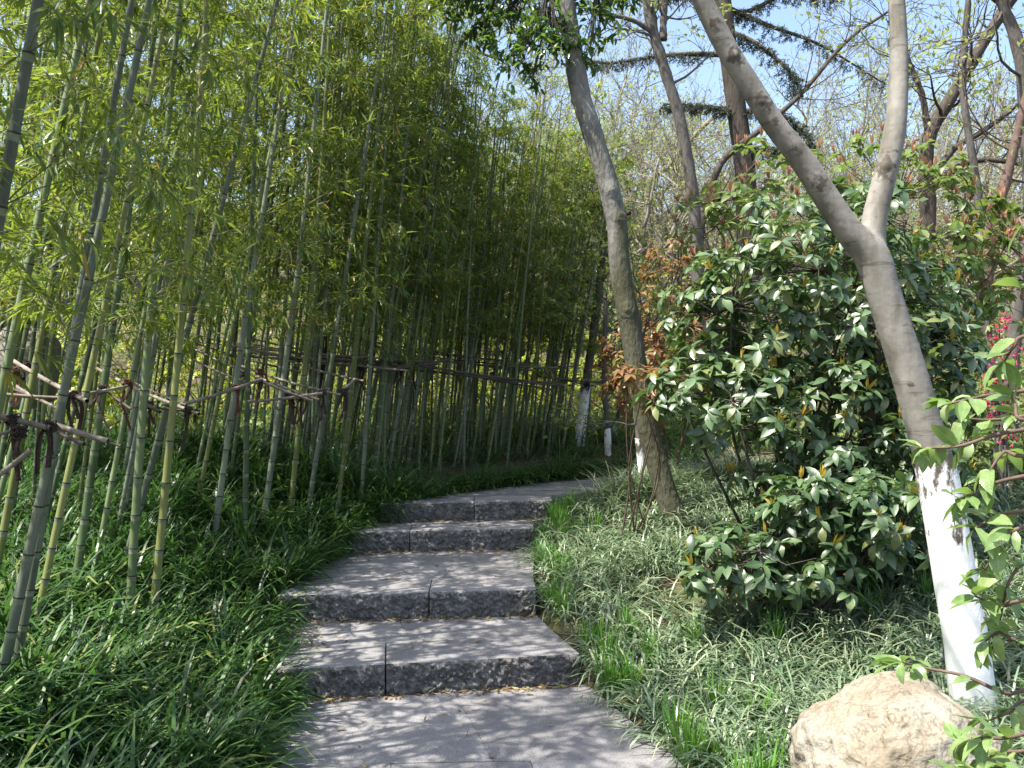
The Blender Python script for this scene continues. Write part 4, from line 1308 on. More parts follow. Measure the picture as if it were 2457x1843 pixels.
# brown tree left of the cedar, with a long branch to the left
L0 = limb([(700, 400), (697, 260), (692, 190), (680, 120), (666, 74), (652, 26), (642, -30)], 11, 0.085, 0.062, 40)
L1 = limb([(655, 34), (632, 20), (600, 13), (574, 3)], [11, 10.9, 10.8, 10.7], 0.032, 0.018)
L2 = limb([(663, 40), (664, 10), (668, -40)], 11, 0.05, 0.04)
custom_tree('tree', 'brown leaning tree with new leaf sprouts on its trunk, left of the cedar', None, [L0, L1, L2], M['bark_brown'], 23, (0.8, 2), M['spring_leaf'], 6, leaf_args=(3, (0.05, 0.09), 0.5, SMALL, 0.6, 0.05))
L0 = limb([(655, 300), (648, 192), (670, 165), (690, 140), (712, 118)], 17, 0.07, 0.04)
L1 = limb([(700, 230), (720, 165), (760, 130), (800, 95), (846, 42), (890, 10)], [12, 12, 12.2, 12.4, 12.6, 12.8], 0.05, 0.02, 30)
custom_tree('tree', 'pale slanting trunk between the leaning trunk and the brown tree', None, [L0], M['bark_twig'], 24, (0.8, 2), M['spring_leaf'], 6, leaf_args=(2, (0.05, 0.09), 0.5, SMALL, 0.6, 0.05))
custom_tree('tree', 'dark tree slanting up to the right behind the forked trunk', None, [(np.vstack([P(690, 380, 12), L1[0]]), np.concatenate([[0.08], L1[1]]))], M['bark_dark'], 25, (0.9, 2), M['spring_leaf'], 9, leaf_args=(2, (0.05, 0.09), 0.5, SMALL, 0.6, 0.05))
# dark crooked tree at upper right
L0 = limb([(925, 400), (928, 220), (926, 180), (930, 135), (952, 96), (985, 40), (1018, -12)], 11.5, 0.105, 0.07, 40)
L1 = limb([(928, 132), (922, 95), (908, 60), (898, 38)], 11.5, 0.045, 0.025)
L2 = limb([(935, 175), (955, 148), (985, 130), (1030, 95)], 11.5, 0.045, 0.025)
L3 = limb([(932, 190), (955, 168), (985, 160), (1035, 166)], [11.5, 11.3, 11.1, 11], 0.045, 0.025)
custom_tree('tree', 'dark crooked tree with sweeping limbs at the upper right', None, [L0, L1, L2, L3], M['bark_dark'], 26, (0.8, 2), M['spring_leaf'], 7, leaf_args=(2, (0.05, 0.1), 0.5, SMALL, 0.6, 0.06))
L0 = limb([(995, 420), (985, 300), (978, 195), (968, 130), (963, 90), (964, 50), (970, -20)], 10.0, 0.05, 0.03, 40)
custom_tree('tree', 'thin grey-brown tree right of the crooked dark one', None, [L0], M['bark_brown'], 27, (0.8, 2), M['spring_leaf'], 10, leaf_args=(2, (0.05, 0.1), 0.5, SMALL, 0.6, 0.06))
L0 = limb([(985, 320), (990, 240), (999, 205), (1010, 165), (1022, 115), (1040, 40)], 8.6, 0.06, 0.035, 36)
custom_tree('tree', 'reddish brown young tree near the right edge beside the green sprays', None, [L0], M['stem_red'], 28, (0.6, 2), M['spring_leaf'], 8, leaf_args=(2, (0.05, 0.1), 0.5, SMALL, 0.6, 0.06))
L0 = limb([(1010, 430), (1012, 360), (1020, 290), (1030, 200), (1020, 60), (1005, 10), (990, -30)], 9.0, 0.075, 0.05, 40)
custom_tree('tree', 'grey trunk at the right edge behind the red blossom', None, [L0], M['bark_brown'], 29, (0.8, 2), M['spring_leaf'], 8, leaf_args=(2, (0.05, 0.1), 0.5, SMALL, 0.6, 0.06))
# dark trunk inside the thicket
L0 = limb([(316, 440), (318, 380), (321, 320), (330, 200), (335, 60)], 9.6, 0.12, 0.08, 24)
custom_tree('tree', 'nearly black trunk standing inside the bamboo thicket', None, [L0], M['bark_dark'], 30, (0.7, 2), M['mid_bush'], 5, leaf_args=(3, (0.05, 0.09), 0.5, SMALL, 0.6, 0.08))


# cedar: trunk, level limbs, hanging needle sprays
rs = np.random.default_rng(41)
tp, tr_ = limb([(752, 420), (746, 190), (738, 120), (727, 40), (716, -60), (706, -180)], 13.0, 0.165, 0.11, 40)
ced = thing('cedar_tree', 'dark cedar with level drooping branches behind the forked trunk', 'tree', (tp[0][0], 13.0, gz(tp[0][0], 13)), None)
mb = MB(); mb.add(*tube(tp, tr_, 14)); mb.build('trunk', [M['bark_dark']], ced)
CEDAR = [[(730, 55), (690, 54), (650, 57), (612, 63), (586, 60)], [(738, 112), (700, 106), (664, 104)], [(728, 8), (770, 26), (820, 45), (885, 84)], [(738, 114), (768, 108), (795, 124), (815, 146)],
         [(722, -10), (690, -12), (650, 6)], [(726, 30), (757, 44), (790, 72), (800, 92)], [(722, 5), (745, 12), (790, -6), (840, 2)], [(742, 150), (770, 148), (805, 160)], [(720, -50), (780, -60), (860, -30)], [(720, -60), (660, -60), (590, -30)]]
bw, nd_b, nd_d = MB(), [], []
for ip, pl in enumerate(CEDAR):
    p, r = limb(pl, np.linspace(13, 13 + (-1) ** ip * 0.6, len(pl)), 0.045, 0.012, 30)
    bw.add(*tube(p, r, 6))
    for i in range(4, 30):
        for s in range(5):
            side = norm(np.array([rs.normal(0, 0.4), rs.normal(0, 1), -0.15]))
            q = p[i] + side * rs.uniform(0, 0.12)
            L = rs.uniform(0.06, 0.20) * (1.0 if s else 0.6)
            e = q + np.array([rs.normal(0, 0.07), side[1] * 0.12, -L * rs.uniform(0.2, 1.0)])
            bw.add(*prisms([q], [e], [0.005], [0.003]))
            n = int(34 * L / 0.2)
            t = rs.uniform(0, 1, n)[:, None]
            nd_b.append(q * (1 - t) + e * t); nd_d.append(norm(rs.normal(0, 1, (n, 3)) + np.array([0, 0, -0.5])))
nb_, nd_ = np.vstack(nd_b), np.vstack(nd_d)
add_leaves(bw, nb_, nd_, rdir(len(nb_)), rs.uniform(0.03, 0.075, len(nb_)), 0.011, 0.0, SMALL, 1, rs.uniform(0, 1, len(nb_)))
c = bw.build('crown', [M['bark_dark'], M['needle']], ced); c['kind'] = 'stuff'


def remeshed(polys, voxel, name, mat, parent, bumps=(), amp=0.004, freq=7.0):
    """limbs merged into one skin so that forks join without seams; then knots and uneven bark are pressed into it"""
    mb = MB()
    for p, r in polys:
        mb.add(*tube(p, r, 20))
    o = bpy.data.objects.new(name + '_tmp', mb.mesh(name, []))
    COL.objects.link(o)
    md = o.modifiers.new('r', 'REMESH'); md.mode = 'VOXEL'; md.voxel_size = voxel
    ms = o.modifiers.new('s', 'SMOOTH'); ms.factor = 0.5; ms.iterations = 4
    dg = bpy.context.evaluated_depsgraph_get()
    me = bpy.data.meshes.new_from_object(o.evaluated_get(dg))
    bpy.data.objects.remove(o)
    n = len(me.vertices)
    co = np.empty(n * 3, np.float32); me.vertices.foreach_get('co', co); co = co.reshape(-1, 3).astype(float)
    no = np.empty(n * 3, np.float32); me.vertices.foreach_get('normal', no); no = no.reshape(-1, 3)
    dsp = np.array([amp * noise.noise((c[0] * freq, c[1] * freq, c[2] * freq * 0.6)) + amp * 0.4 * noise.noise((c[0] * 25, c[1] * 25, c[2] * 40)) for c in co])
    for q, rad, h in bumps:
        dd = np.linalg.norm(co - q, axis=1)
        dsp += h * np.exp(-(dd / rad) ** 2) * (1 if h < 0 else 1 + 0.5 * np.sin(dd / rad * 9))
    tint = np.zeros(n)
    for q, rad, h in bumps:
        tint = np.maximum(tint, np.exp(-(np.linalg.norm(co - q, axis=1) / (rad * 1.5)) ** 2))
    at = me.attributes.get('tint') or me.attributes.new('tint', 'FLOAT', 'POINT')
    at.data.foreach_set('value', tint.astype(np.float32))
    co = co + no * dsp[:, None] - np.array(parent.location)
    me.vertices.foreach_set('co', co.astype(np.float32).ravel())
    me.polygons.foreach_set('use_smooth', np.full(len(me.polygons), True))
    me.materials.clear(); me.materials.append(mat)
    me.update()
    return link_mesh(name, me, parent)


def wash_sleeve(p, r, parent, seed, ragged=0.05, clear=0.006):
    """whitewash: a coat just proud of the bark, ragged at the top"""
    rs = np.random.default_rng(seed)
    k, n = len(p), 60
    V, Fs = tube(p, r + clear, n, False)
    V = V.reshape(k, n, 3)
    jag = ragged * np.array([noise.noise((math.cos(a) * 1.6, math.sin(a) * 1.6, seed)) + 0.9 * noise.noise((math.cos(a) * 6, math.sin(a) * 6, seed + 3)) for a in np.arange(n) / n * 2 * math.pi])
    ax = norm(p[-1] - p[-2])
    for b in range(1, 4):
        V[-b] += ax * (jag / b)[:, None]
    tint = np.repeat(sstep((np.linspace(0, 1, k) - 0.55) / 0.45), n)
    mb = MB(); mb.add(V.reshape(-1, 3), Fs, 0, tint)
    return mb.build('whitewash', [M['whitewash']], parent)


# forked tree at the right, foot whitewashed
D0 = 4.0
TR = [(982, 738, .098), (972, 690, .092), (966, 640, .088), (957, 590, .086), (947, 530, .084), (936, 470, .082), (924, 425, .080), (911, 380, .078), (897, 335, .076), (883, 292, .075), (871, 255, .076), (849, 231, .062), (822, 191, .056), (800, 157, .055), (774, 124, .050), (750, 86, .049), (730, 54, .048), (712, 20, .047), (696, -14, .045), (670, -70, .042), (640, -140, .036)]
pt = np.array([np.append(P(x, y, D0 - 0.1 * max(0, (250 - y) / 250)), r) for x, y, r in TR])
TR2 = [(880, 285, .058), (873, 250, .058), (874, 222, .056), (881, 191, .054), (891, 151, .051), (897, 110, .046), (899, 50, .041), (897, 0, .037), (893, -60, .033), (896, -140, .028)]
pt2 = np.array([np.append(P(x, y, D0 + 0.02 + 0.12 * max(0, (250 - y) / 250)), r) for x, y, r in TR2])
a = spline(pt, 90); b = spline(pt2, 50)
ft = thing('forked_tree', 'grey forked tree with white painted foot leaning left at right', 'tree', (a[0][0], a[0][1], gz(a[0][0], a[0][1])))


def on_trunk(px, py):
    return P(px, py, D0 - 0.08)


bumps = [(P(824, 180, D0 - 0.12), 0.035, 0.016), (P(797, 147, D0 - 0.13), 0.03, 0.012), (P(716, 22, D0 - 0.16), 0.025, 0.012), (P(737, 53, D0 - 0.15), 0.03, 0.012), (P(765, 100, D0 - 0.14), 0.035, 0.010), (P(777, 120, D0 - 0.14), 0.03, 0.010),
         (P(884, 163, D0 - 0.02), 0.045, 0.018), (P(874, 172, D0 - 0.03), 0.03, 0.014), (P(896, 20, D0 + 0.03), 0.03, 0.008), (P(874, 214, D0 - 0.04), 0.014, 0.014), (P(840, 203, D0 - 0.1), 0.012, 0.010), (P(912, 385, D0 - 0.08), 0.012, 0.006),
         (P(947, 500, D0 - 0.09), 0.03, -0.012), (P(952, 530, D0 - 0.09), 0.025, -0.010)]
remeshed([(a[:, :3], a[:, 3]), (b[:, :3], b[:, 3])], 0.011, 'trunk', M['bark_grey'], ft, bumps, 0.0022, 5.0)
kk = int(np.argmin(np.abs(a[:, 2] - P(0, 466, D0)[2])))
wash_sleeve(a[:kk + 1, :3], a[:kk + 1, 3], ft, 5, 0.05)
rs = np.random.default_rng(51)
segs, tips = [], []
for e, dd, r in ((a[-1, :3], a[-1, :3] - a[-4, :3], .034), (b[-1, :3], b[-1, :3] - b[-4, :3], .026)):
    for q in range(4):
        grow(rs, e, norm(dd) + rs.normal(0, 0.35, 3), 1.1, r * 0.7, 1, 3, segs, tips, 0.15, 0.05, (3, 5), 0.7, 0.66, 6)
mb = MB(); wood(mb, segs); tip_leaves(mb, rs, tips, 3, (0.03, 0.06), 0.5, 1)
c = mb.build('crown', [M['bark_grey'], M['spring_leaf']], ft); c['kind'] = 'stuff'
stub = MB(); sp = P(828, 197, D0 - 0.02)
stub.add(*tube(spline(np.array([P(836, 218, D0), P(826, 203, D0 - 0.03), P(819, 192, D0 - 0.05)]), 8), np.linspace(0.02, 0.016, 8), 9))
stub.build('branch_stub', [M['bark_dark']], ft)

# leaning mossy tree in the middle
D1 = 7.0
TC = [(684, 556, .13), (678, 528, .105), (668, 500, .092), (655, 455, .086), (646, 420, .086), (638, 375, .086), (631, 330, .086), (623, 288, .085), (619, 255, .084), (617, 225, .086), (611, 196, .083), (601, 160, .080), (590, 125, .080), (581, 95, .080), (575, 62, .079), (568, 20, .074), (562, -25, .070), (552, -90, .060), (545, -160, .05)]
pc = np.array([np.append(P(x, y, D1), r) for x, y, r in TC])
ac = spline(pc, 90)
lt = thing('leaning_tree', 'mossy grey tree leaning left over the bend of the path', 'tree', (ac[0][0], ac[0][1], gz(ac[0][0], ac[0][1])))
pc2 = np.array([np.append(P(x, y, D1 + .1), r) for x, y, r in [(690, 558, .06), (683, 540, .08), (674, 515, .07), (664, 480, .05)]])
bumps = [(P(620, 218, D1 - 0.05), 0.05, 0.022), (P(623, 205, D1 - 0.05), 0.022, -0.03), (P(612, 190, D1 - 0.08), 0.05, 0.014), (P(571, 70, D1 - 0.05), 0.05, 0.02), (P(573, 78, D1 - 0.05), 0.04, 0.018), (P(627, 310, D1 - 0.08), 0.06, 0.014), (P(576, 100, D1), 0.04, 0.012)]
remeshed([(ac[:, :3], ac[:, 3]), (pc2[:, :3], pc2[:, 3])], 0.018, 'trunk', M['bark_mossy'], lt, bumps, 0.008, 5.0)
mb = MB(); mb.add(*tube(np.array([P(628, 213, D1 - 0.06), P(630, 213.5, D1 - 0.075)]), [0.022, 0.018], 10)); mb.build('knot_hole', [M['hollow']], lt)
# its evergreen crown hangs into the top of the frame
rs = np.random.default_rng(61)
cw, LB, LD = MB(), [], []
CLUMPS = [(470, -5, 30, 28, 7.4), (505, 15, 32, 30, 7.3), (520, 55, 24, 26, 7.2), (545, 18, 26, 26, 7.0), (560, 45, 18, 20, 6.9), (600, 14, 26, 24, 7.1), (590, 50, 13, 20, 7.0), (480, 30, 24, 18, 7.5), (620, -8, 25, 22, 7.2), (545, -40, 40, 30, 7.2), (450, 5, 18, 20, 7.5),
          (600, -60, 50, 30, 7.4), (500, -60, 50, 30, 7.4), (532, 80, 10, 12, 7.2)]
hub = ac[-14, :3]
for cx, cy, wx, wz, dd in CLUMPS:
    cpt = P(cx, cy, dd)
    mid = (hub + cpt) / 2 + np.array([rs.normal(0, 0.1), rs.normal(0, 0.1), 0.35])
    bl_ = spline(np.array([hub, mid, cpt]), 12)
    cw.add(*tube(bl_, np.linspace(0.028, 0.008, 12), 6))
    n = int(wx * wz / 20)
    for _ in range(n):
        v = rdir(1)[0] * U(0.2, 1) * 1.25
        q = cpt + v * np.array([wx, wx * 0.9, wz]) / F * dd
        s = bl_[rs.integers(6, 12)]
        cw.add(*prisms([s], [q], [0.004], [0.002]))
        m = 7
        LB.append(q + rs.normal(0, 0.02, (m, 3))); LD.append(norm(rs.normal(0, 1, (m, 3)) + v * 0.4 + np.array([0, 0, -0.35])))
LB, LD = np.vstack(LB), np.vstack(LD)
L = rs.uniform(0.055, 0.095, len(LB))
add_leaves(cw, LB, LD, norm(rs.normal(0, 0.4, (len(LB), 3)) + np.array([0, 0, 1])), L, L * 0.42, 0.3, LANCE, 1, rs.uniform(0, 1, len(LB)))
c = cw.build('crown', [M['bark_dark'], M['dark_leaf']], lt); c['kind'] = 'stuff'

# slim whitewashed tree at the end of the bamboo, and small ones
def slim_tree(label, pts, d, r0, r1, wash_py, seed, group=None, leaf=M['spring_leaf'], bark='bark_brown'):
    p, r = limb(pts, d, r0, r1, 40)
    t, rs_ = custom_tree('young_tree', label, group, [(p, r)], M[bark], seed, (0.5, 2), leaf, 7, leaf_args=(3, (0.05, 0.09), 0.5, SMALL, 0.7, 0.05))
    k = int(np.argmin(np.abs(p[:, 2] - P(0, wash_py, d)[2])))
    wash_sleeve(p[:k + 1], r[:k + 1] * 1.03, t, seed, 0.02, 0.006)
    return t


slim_tree('slender tree with bright white painted foot at the end of the bamboo', [(577, 462), (580, 436), (584, 400), (588, 370), (598, 300), (604, 240), (606, 160)], 10.4, 0.058, 0.04, 379, 71)
slim_tree('thin sapling with streaked white foot beside the leaning trunk', [(644, 495), (643, 480), (639, 440), (636, 400), (640, 320)], 7.9, 0.032, 0.024, 440, 72)
slim_tree('thin sapling with short white foot right of the white painted slender tree', [(609, 462), (608, 448), (607, 420), (604, 380), (606, 300)], 9.9, 0.035, 0.025, 428, 73, 'small white-footed saplings at the bend')
slim_tree('thin sapling slanting right with whitish foot at the end of the bamboo', [(612, 450), (615, 432), (620, 410), (636, 370), (650, 320)], 10.8, 0.035, 0.02, 425, 74, 'small white-footed saplings at the bend')
slim_tree('dark slanting trunk with greyish white foot inside the glossy shrub', [(858, 620), (857, 600), (860, 545), (866, 480), (872, 400), (880, 330)], 5.75, 0.05, 0.03, 552, 75, None, M['mid_bush'], 'bark_dark')

# ------------------------------------------------------------------ shrubs
veined('glossy_veined', 'glossy_leaf', (0.13, 0.18, 0.08))
veined('light_veined', 'light_leaf', (0.30, 0.38, 0.17))
LEAFVAR = []
for v in range(8):
    rs = np.random.default_rng(300 + v)
    mb = MB()
    add_leaves(mb, np.zeros((1, 3)), np.array([[1.0, 0, 0]]), np.array([[0, rs.normal(0, 0.05), 1.0]]), 1.0, rs.uniform(0.30, 0.46), [0.2, 0.5, 0.75, 1.0, 0.35, -0.2, 0.6, 0.9][v], BROAD, 0, np.array([[0.1, 0.5, 0.3, 0.75, 0.6, 0.2, 0.4, 0.95][v]]))
    mb.V[0] = mb.V[0] + rs.normal(0, 0.012, mb.V[0].shape)
    LEAFVAR.append(mb)


def leaf_meshes(mat):
    out = []
    for b in LEAFVAR:
        me = b.mesh('leaf', [mat])
        for nm, col in (('lu', 0), ('lv', 1)):
            a_ = me.attributes.new(nm, 'FLOAT', 'POINT')
            a_.data.foreach_set('value', BROAD[0][:, col].astype(np.float32))
        out.append(me)
    return out


GL_LEAF, LT_LEAF = leaf_meshes(M['glossy_veined']), leaf_meshes(M['light_veined'])


def leaf_object(me, base, D, N, L, parent, root=None):
    d = norm(D); s = norm(np.cross(N, d)); n = np.cross(d, s)
    loc = np.asarray(base) - np.array((root or parent).location)
    m = Matrix(((d[0] * L, s[0] * L, n[0] * L, loc[0]), (d[1] * L, s[1] * L, n[1] * L, loc[1]), (d[2] * L, s[2] * L, n[2] * L, loc[2]), (0, 0, 0, 1)))
    return link_mesh('leaf', me, parent, m)


def rosette_shrub(name, label, base, lobes, n_ros, leafL, mat, seed, stems=7, parts=0, meshes=None, tip_mat=None, tip_frac=0.3, aspect=0.40, shell=0.55, shoots=5, stem_mat='bark_brown', tip_name='shoot', per=(6, 9), droop=0.45, stem_r=0.016, tip_up=0.6, group=None, cat='shrub', tip_up_only=False):
    """stems fan out from the base to lobes of leaf rosettes; the nearest leaves are parts of their own"""
    rs = np.random.default_rng(seed)
    base = np.array(base, float)
    t = thing(name, label, cat, base, group)
    st = MB(); ros, out = [], []
    vol = np.array([l[1][0] * l[1][1] * l[1][2] for l in lobes]) ** 0.7
    vol /= vol.sum()
    nodes = []
    for li, (c, r) in enumerate(lobes):
        for s in range(max(2, int(stems * vol[li] + 1))):
            q = np.array(c) + rs.normal(0, 0.35, 3) * np.array(r)
            mid = base * 0.45 + q * 0.55 + np.array([rs.normal(0, 0.08), rs.normal(0, 0.08), -0.05])
            pl = spline(np.array([base + np.array([rs.normal(0, 0.07), rs.normal(0, 0.07), -0.03]), mid, q]), 14)
            st.add(*tube(pl, np.linspace(stem_r * rs.uniform(0.7, 1.2), stem_r * 0.35, 14), 7))
            nodes.append(pl[6:])
    nodes = np.vstack(nodes)
    for li, (c, r) in enumerate(lobes):
        n = int(n_ros * vol[li])
        v = norm(rs.normal(size=(n, 3)))
        rad = shell + (1 - shell) * rs.uniform(0, 1, n) ** 0.5
        lump = np.array([1 + 0.38 * noise.noise((x[0] * 2.2 + li * 5, x[1] * 2.2, x[2] * 2.2 + seed)) for x in v])
        ros.append(np.array(c) + v * (rad * lump)[:, None] * np.array(r)); out.append(v)
    ros, out = np.vstack(ros), np.vstack(out)
    ok = ros[:, 2] > np.array([gz(x, y) for x, y in ros[:, :2]]) + 0.08
    ros, out = ros[ok], out[ok]
    # twig to the nearest stem point
    near = np.array([nodes[np.argmin(((nodes - q) ** 2).sum(1))] for q in ros])
    mid = (near + ros) / 2 + np.array([0, 0, -0.04]) + rs.normal(0, 0.02, ros.shape)
    st.add(*prisms(near, mid, 0.0045, 0.0035)); st.add(*prisms(mid, ros, 0.0035, 0.002))
    st.build('stem', [M[stem_mat]], t)
    B, Dd, Nn, Ls = [], [], [], []
    SB, SD = [], []
    for q, o in zip(ros, out):
        ax = norm(o * 0.7 + np.array([0, 0, 0.75]) + rs.normal(0, 0.2, 3))
        u = norm(np.cross(ax, [0.2, 0.9, 0.1])); w = np.cross(ax, u)
        m = rs.integers(per[0], per[1])
        a = np.arange(m) / m * 6.283 + rs.uniform(0, 6.28)
        for i in range(m):
            rdv = u * math.cos(a[i]) + w * math.sin(a[i])
            el = rs.uniform(-0.15, 0.55)
            d = norm(rdv * math.cos(el) + ax * math.sin(el) + np.array([0, 0, -droop * rs.uniform(0.2, 1.0)]))
            B.append(q - ax * rs.uniform(0, 0.05)); Dd.append(d); Nn.append(norm(ax + rs.normal(0, 0.25, 3) + np.array([0, 0, 0.3]))); Ls.append(rs.uniform(*leafL))
        if tip_mat is not None and rs.uniform() < tip_frac and (not tip_up_only or o[2] > 0.1):
            for i in range(shoots):
                SB.append(q); SD.append(norm(ax * 1.0 + rs.normal(0, 0.35, 3) + np.array([0, 0, tip_up])))
    B, Dd, Nn, Ls = np.array(B), np.array(Dd), np.array(Nn), np.array(Ls)
    if parts:
        # those that show largest: near the viewer and on the facing side
        score = B[:, 1] + rs.normal(0, 0.06, len(B)) + 0.25 * (Nn[:, 1])
        order = np.argsort(score)
        for j in order[:parts]:
            leaf_object(meshes[rs.integers(0, 8)], B[j], Dd[j], Nn[j], Ls[j], t)
        rest = order[parts:]
    else:
        rest = np.arange(len(B))
    fo = MB()
    add_leaves(fo, B[rest], Dd[rest], Nn[rest], Ls[rest], Ls[rest] * rs.uniform(aspect * 0.85, aspect * 1.15, len(rest)), rs.uniform(0.1, 0.7, len(rest)), BROAD, 0, rs.uniform(0, 1, len(rest)))
    o = fo.build('foliage', [mat], t); o['kind'] = 'stuff'
    if SB:
        sh = MB()
        n = len(SB)
        L = rs.uniform(0.45, 0.85, n) * np.mean(leafL)
        add_leaves(sh, np.array(SB), np.array(SD), rdir(n), L, L * 0.28, 0.15, LANCE, 0, rs.uniform(0, 1, n))
        o = sh.build(tip_name, [tip_mat], t); o['kind'] = 'stuff'
    return t


rosette_shrub('glossy_shrub', 'tall dark glossy-leaved evergreen shrub filling the bank behind the forked trunk', (1.75, 5.85, gz(1.75, 5.85)),
              [((2.25, 6.1, 2.25), (0.95, 0.75, 0.75)), ((1.55, 5.9, 2.0), (0.50, 0.5, 0.6)), ((1.32, 5.6, 1.52), (0.55, 0.45, 0.30)), ((2.1, 5.75, 1.45), (0.68, 0.45, 0.40)), ((2.82, 6.2, 1.75), (0.48, 0.6, 0.7)), ((1.98, 5.6, 0.98), (0.55, 0.40, 0.28)), ((2.45, 5.6, 1.05), (0.45, 0.4, 0.4)), ((2.3, 5.5, 0.65), (0.45, 0.35, 0.25))],
              980, (0.08, 0.132), M['glossy_leaf'], 81, 10, 290, GL_LEAF, M['yellow_shoot'], 0.10, stem_mat='bark_dark')
rosette_shrub('glossy_shrub', 'low spreading glossy-leaved shrub in front of the tall one, above the lilyturf', (1.72, 5.2, gz(1.72, 5.2)),
              [((1.28, 5.05, 0.60), (0.34, 0.32, 0.22)), ((2.05, 5.0, 0.85), (0.50, 0.34, 0.26)), ((1.62, 5.0, 0.62), (0.4, 0.3, 0.2)), ((1.72, 5.1, 0.92), (0.36, 0.3, 0.2))],
              215, (0.08, 0.13), M['glossy_leaf'], 82, 8, 220, GL_LEAF, M['yellow_shoot'], 0.10, stem_mat='bark_dark', stem_r=0.012)
rosette_shrub('red_tipped_shrub', 'green shrub topped with pinkish red new shoots behind the fork', (2.9, 7.7, gz(2.9, 7.7)),
              [((2.15, 7.6, 2.95), (0.80, 0.5, 0.72)), ((3.3, 7.6, 2.95), (0.95, 0.6, 0.78)), ((4.1, 7.8, 2.5), (0.6, 0.5, 0.6))],
              330, (0.09, 0.14), M['mid_bush'], 83, 9, 0, None, M['pink_leaf'], 0.95, shoots=9, stem_mat='stem_red', tip_up=1.0)
rosette_shrub('orange_shrub', 'orange-brown leaved shrub between the leaning trunk and the glossy shrub', (1.55, 9.0, gz(1.55, 9.0)),
              [((1.62, 9.0, 2.25), (0.40, 0.45, 0.85)), ((1.25, 8.8, 1.75), (0.45, 0.4, 0.55))],
              210, (0.07, 0.115), M['orange_leaf'], 84, 8, 0, None, M['pink_leaf'], 0.2, stem_mat='stem_red', droop=0.2)
rosette_shrub('orange_sprig_shrub', 'small shrub with coppery leaf rosettes against the leaning trunk', (0.92, 6.75, gz(0.92, 6.75)),
              [((0.88, 6.4, 1.66), (0.16, 0.12, 0.10)), ((1.06, 6.3, 1.62), (0.12, 0.1, 0.12)), ((0.98, 6.4, 1.50), (0.12, 0.1, 0.08))],
              34, (0.07, 0.11), M['orange_leaf'], 85, 5, 0, None, M['mid_bush'], 0.3, stem_mat='stem_red', stem_r=0.008, droop=0.1)

# yellow-green bushes lit behind the bamboo, and mixed green ones further round
BUSH = [(205, 11.5, 1.0, 0.8, 'yellow_bush'), (265, 12.5, 1.1, 0.9, 'yellow_bush'), (335, 12.0, 1.0, 0.8, 'yellow_bush'), (395, 12.6, 1.0, 0.9, 'yellow_bush'), (450, 13.0, 1.1, 0.9, 'yellow_bush'), (510, 13.2, 1.0, 0.8, 'yellow_bush'), (560, 13.8, 0.9, 0.9, 'yellow_bush'),
        (60, 9.5, 1.0, 1.0, 'yellow_bush'), (120, 10.5, 1.1, 1.1, 'yellow_bush'), (10, 10.5, 1.3, 1.2, 'mid_bush')]
for k, (px, d, w, h, mt) in enumerate(BUSH):
    x = (px - 512) / F * d
    z = gz(x, d)
    lab, g = ('bright yellow-green bush glowing behind the bamboo culms', 'yellow-green bushes behind the bamboo') if mt == 'yellow_bush' else ('dull green bush behind the bamboo at the left edge', None)
    bo = rosette_shrub('bush', lab, (x, d, z), [((x, d, z + h * 0.75), (w * 0.9, w * 0.7, h * 0.7)), ((x + w * 0.5, d - 0.2, z + h * 0.45), (w * 0.5, w * 0.5, h * 0.45))], 150, (0.06, 0.10), M[mt], 120 + k, 6, 0, None, None, stem_mat='bark_brown', group=g, cat='bush', shell=0.4)
    if g: alike(bo, px, lab)
GREEN = [(630, 12.5, 1.0, 1.3, 'spring_leaf'), (665, 14, 1.3, 1.6, 'mid_bush'), (715, 13.5, 1.2, 1.5, 'spring_leaf'), (780, 14.5, 1.3, 1.5, 'mid_bush'), (850, 13, 1.1, 1.3, 'spring_leaf'), (905, 14, 1.2, 1.4, 'mid_bush'), (955, 11.5, 0.9, 1.2, 'spring_leaf'), (1005, 12, 1.2, 1.6, 'spring_leaf'), (985, 9.5, 0.7, 0.9, 'mid_bush'), (1040, 10, 0.9, 1.3, 'spring_leaf'), (600, 15, 1.2, 1.4, 'mid_bush'), (1000, 7.2, 0.6, 0.5, 'mid_bush'), (940, 7.9, 0.6, 0.6, 'mid_bush')]
for k, (px, d, w, h, mt) in enumerate(GREEN):
    x = (px - 512) / F * d
    z = gz(x, d)
    lab, g = ('loose pale green spring bush on the slope behind the glossy shrub', 'pale spring bushes on the right slope') if mt == 'spring_leaf' else ('loose darker green bush on the slope behind the glossy shrub', 'darker bushes on the right slope')
    bo = rosette_shrub('bush', lab, (x, d, z), [((x, d, z + h * 0.8), (w * 0.9, w * 0.7, h * 0.8)), ((x - w * 0.4, d - 0.2, z + h * 0.45), (w * 0.6, w * 0.5, h * 0.5))], 150, (0.05, 0.09), M[mt], 150 + k, 7, 0, None, None, stem_mat='bark_twig', group=g, cat='bush', shell=0.3)
    alike(bo, px, lab)

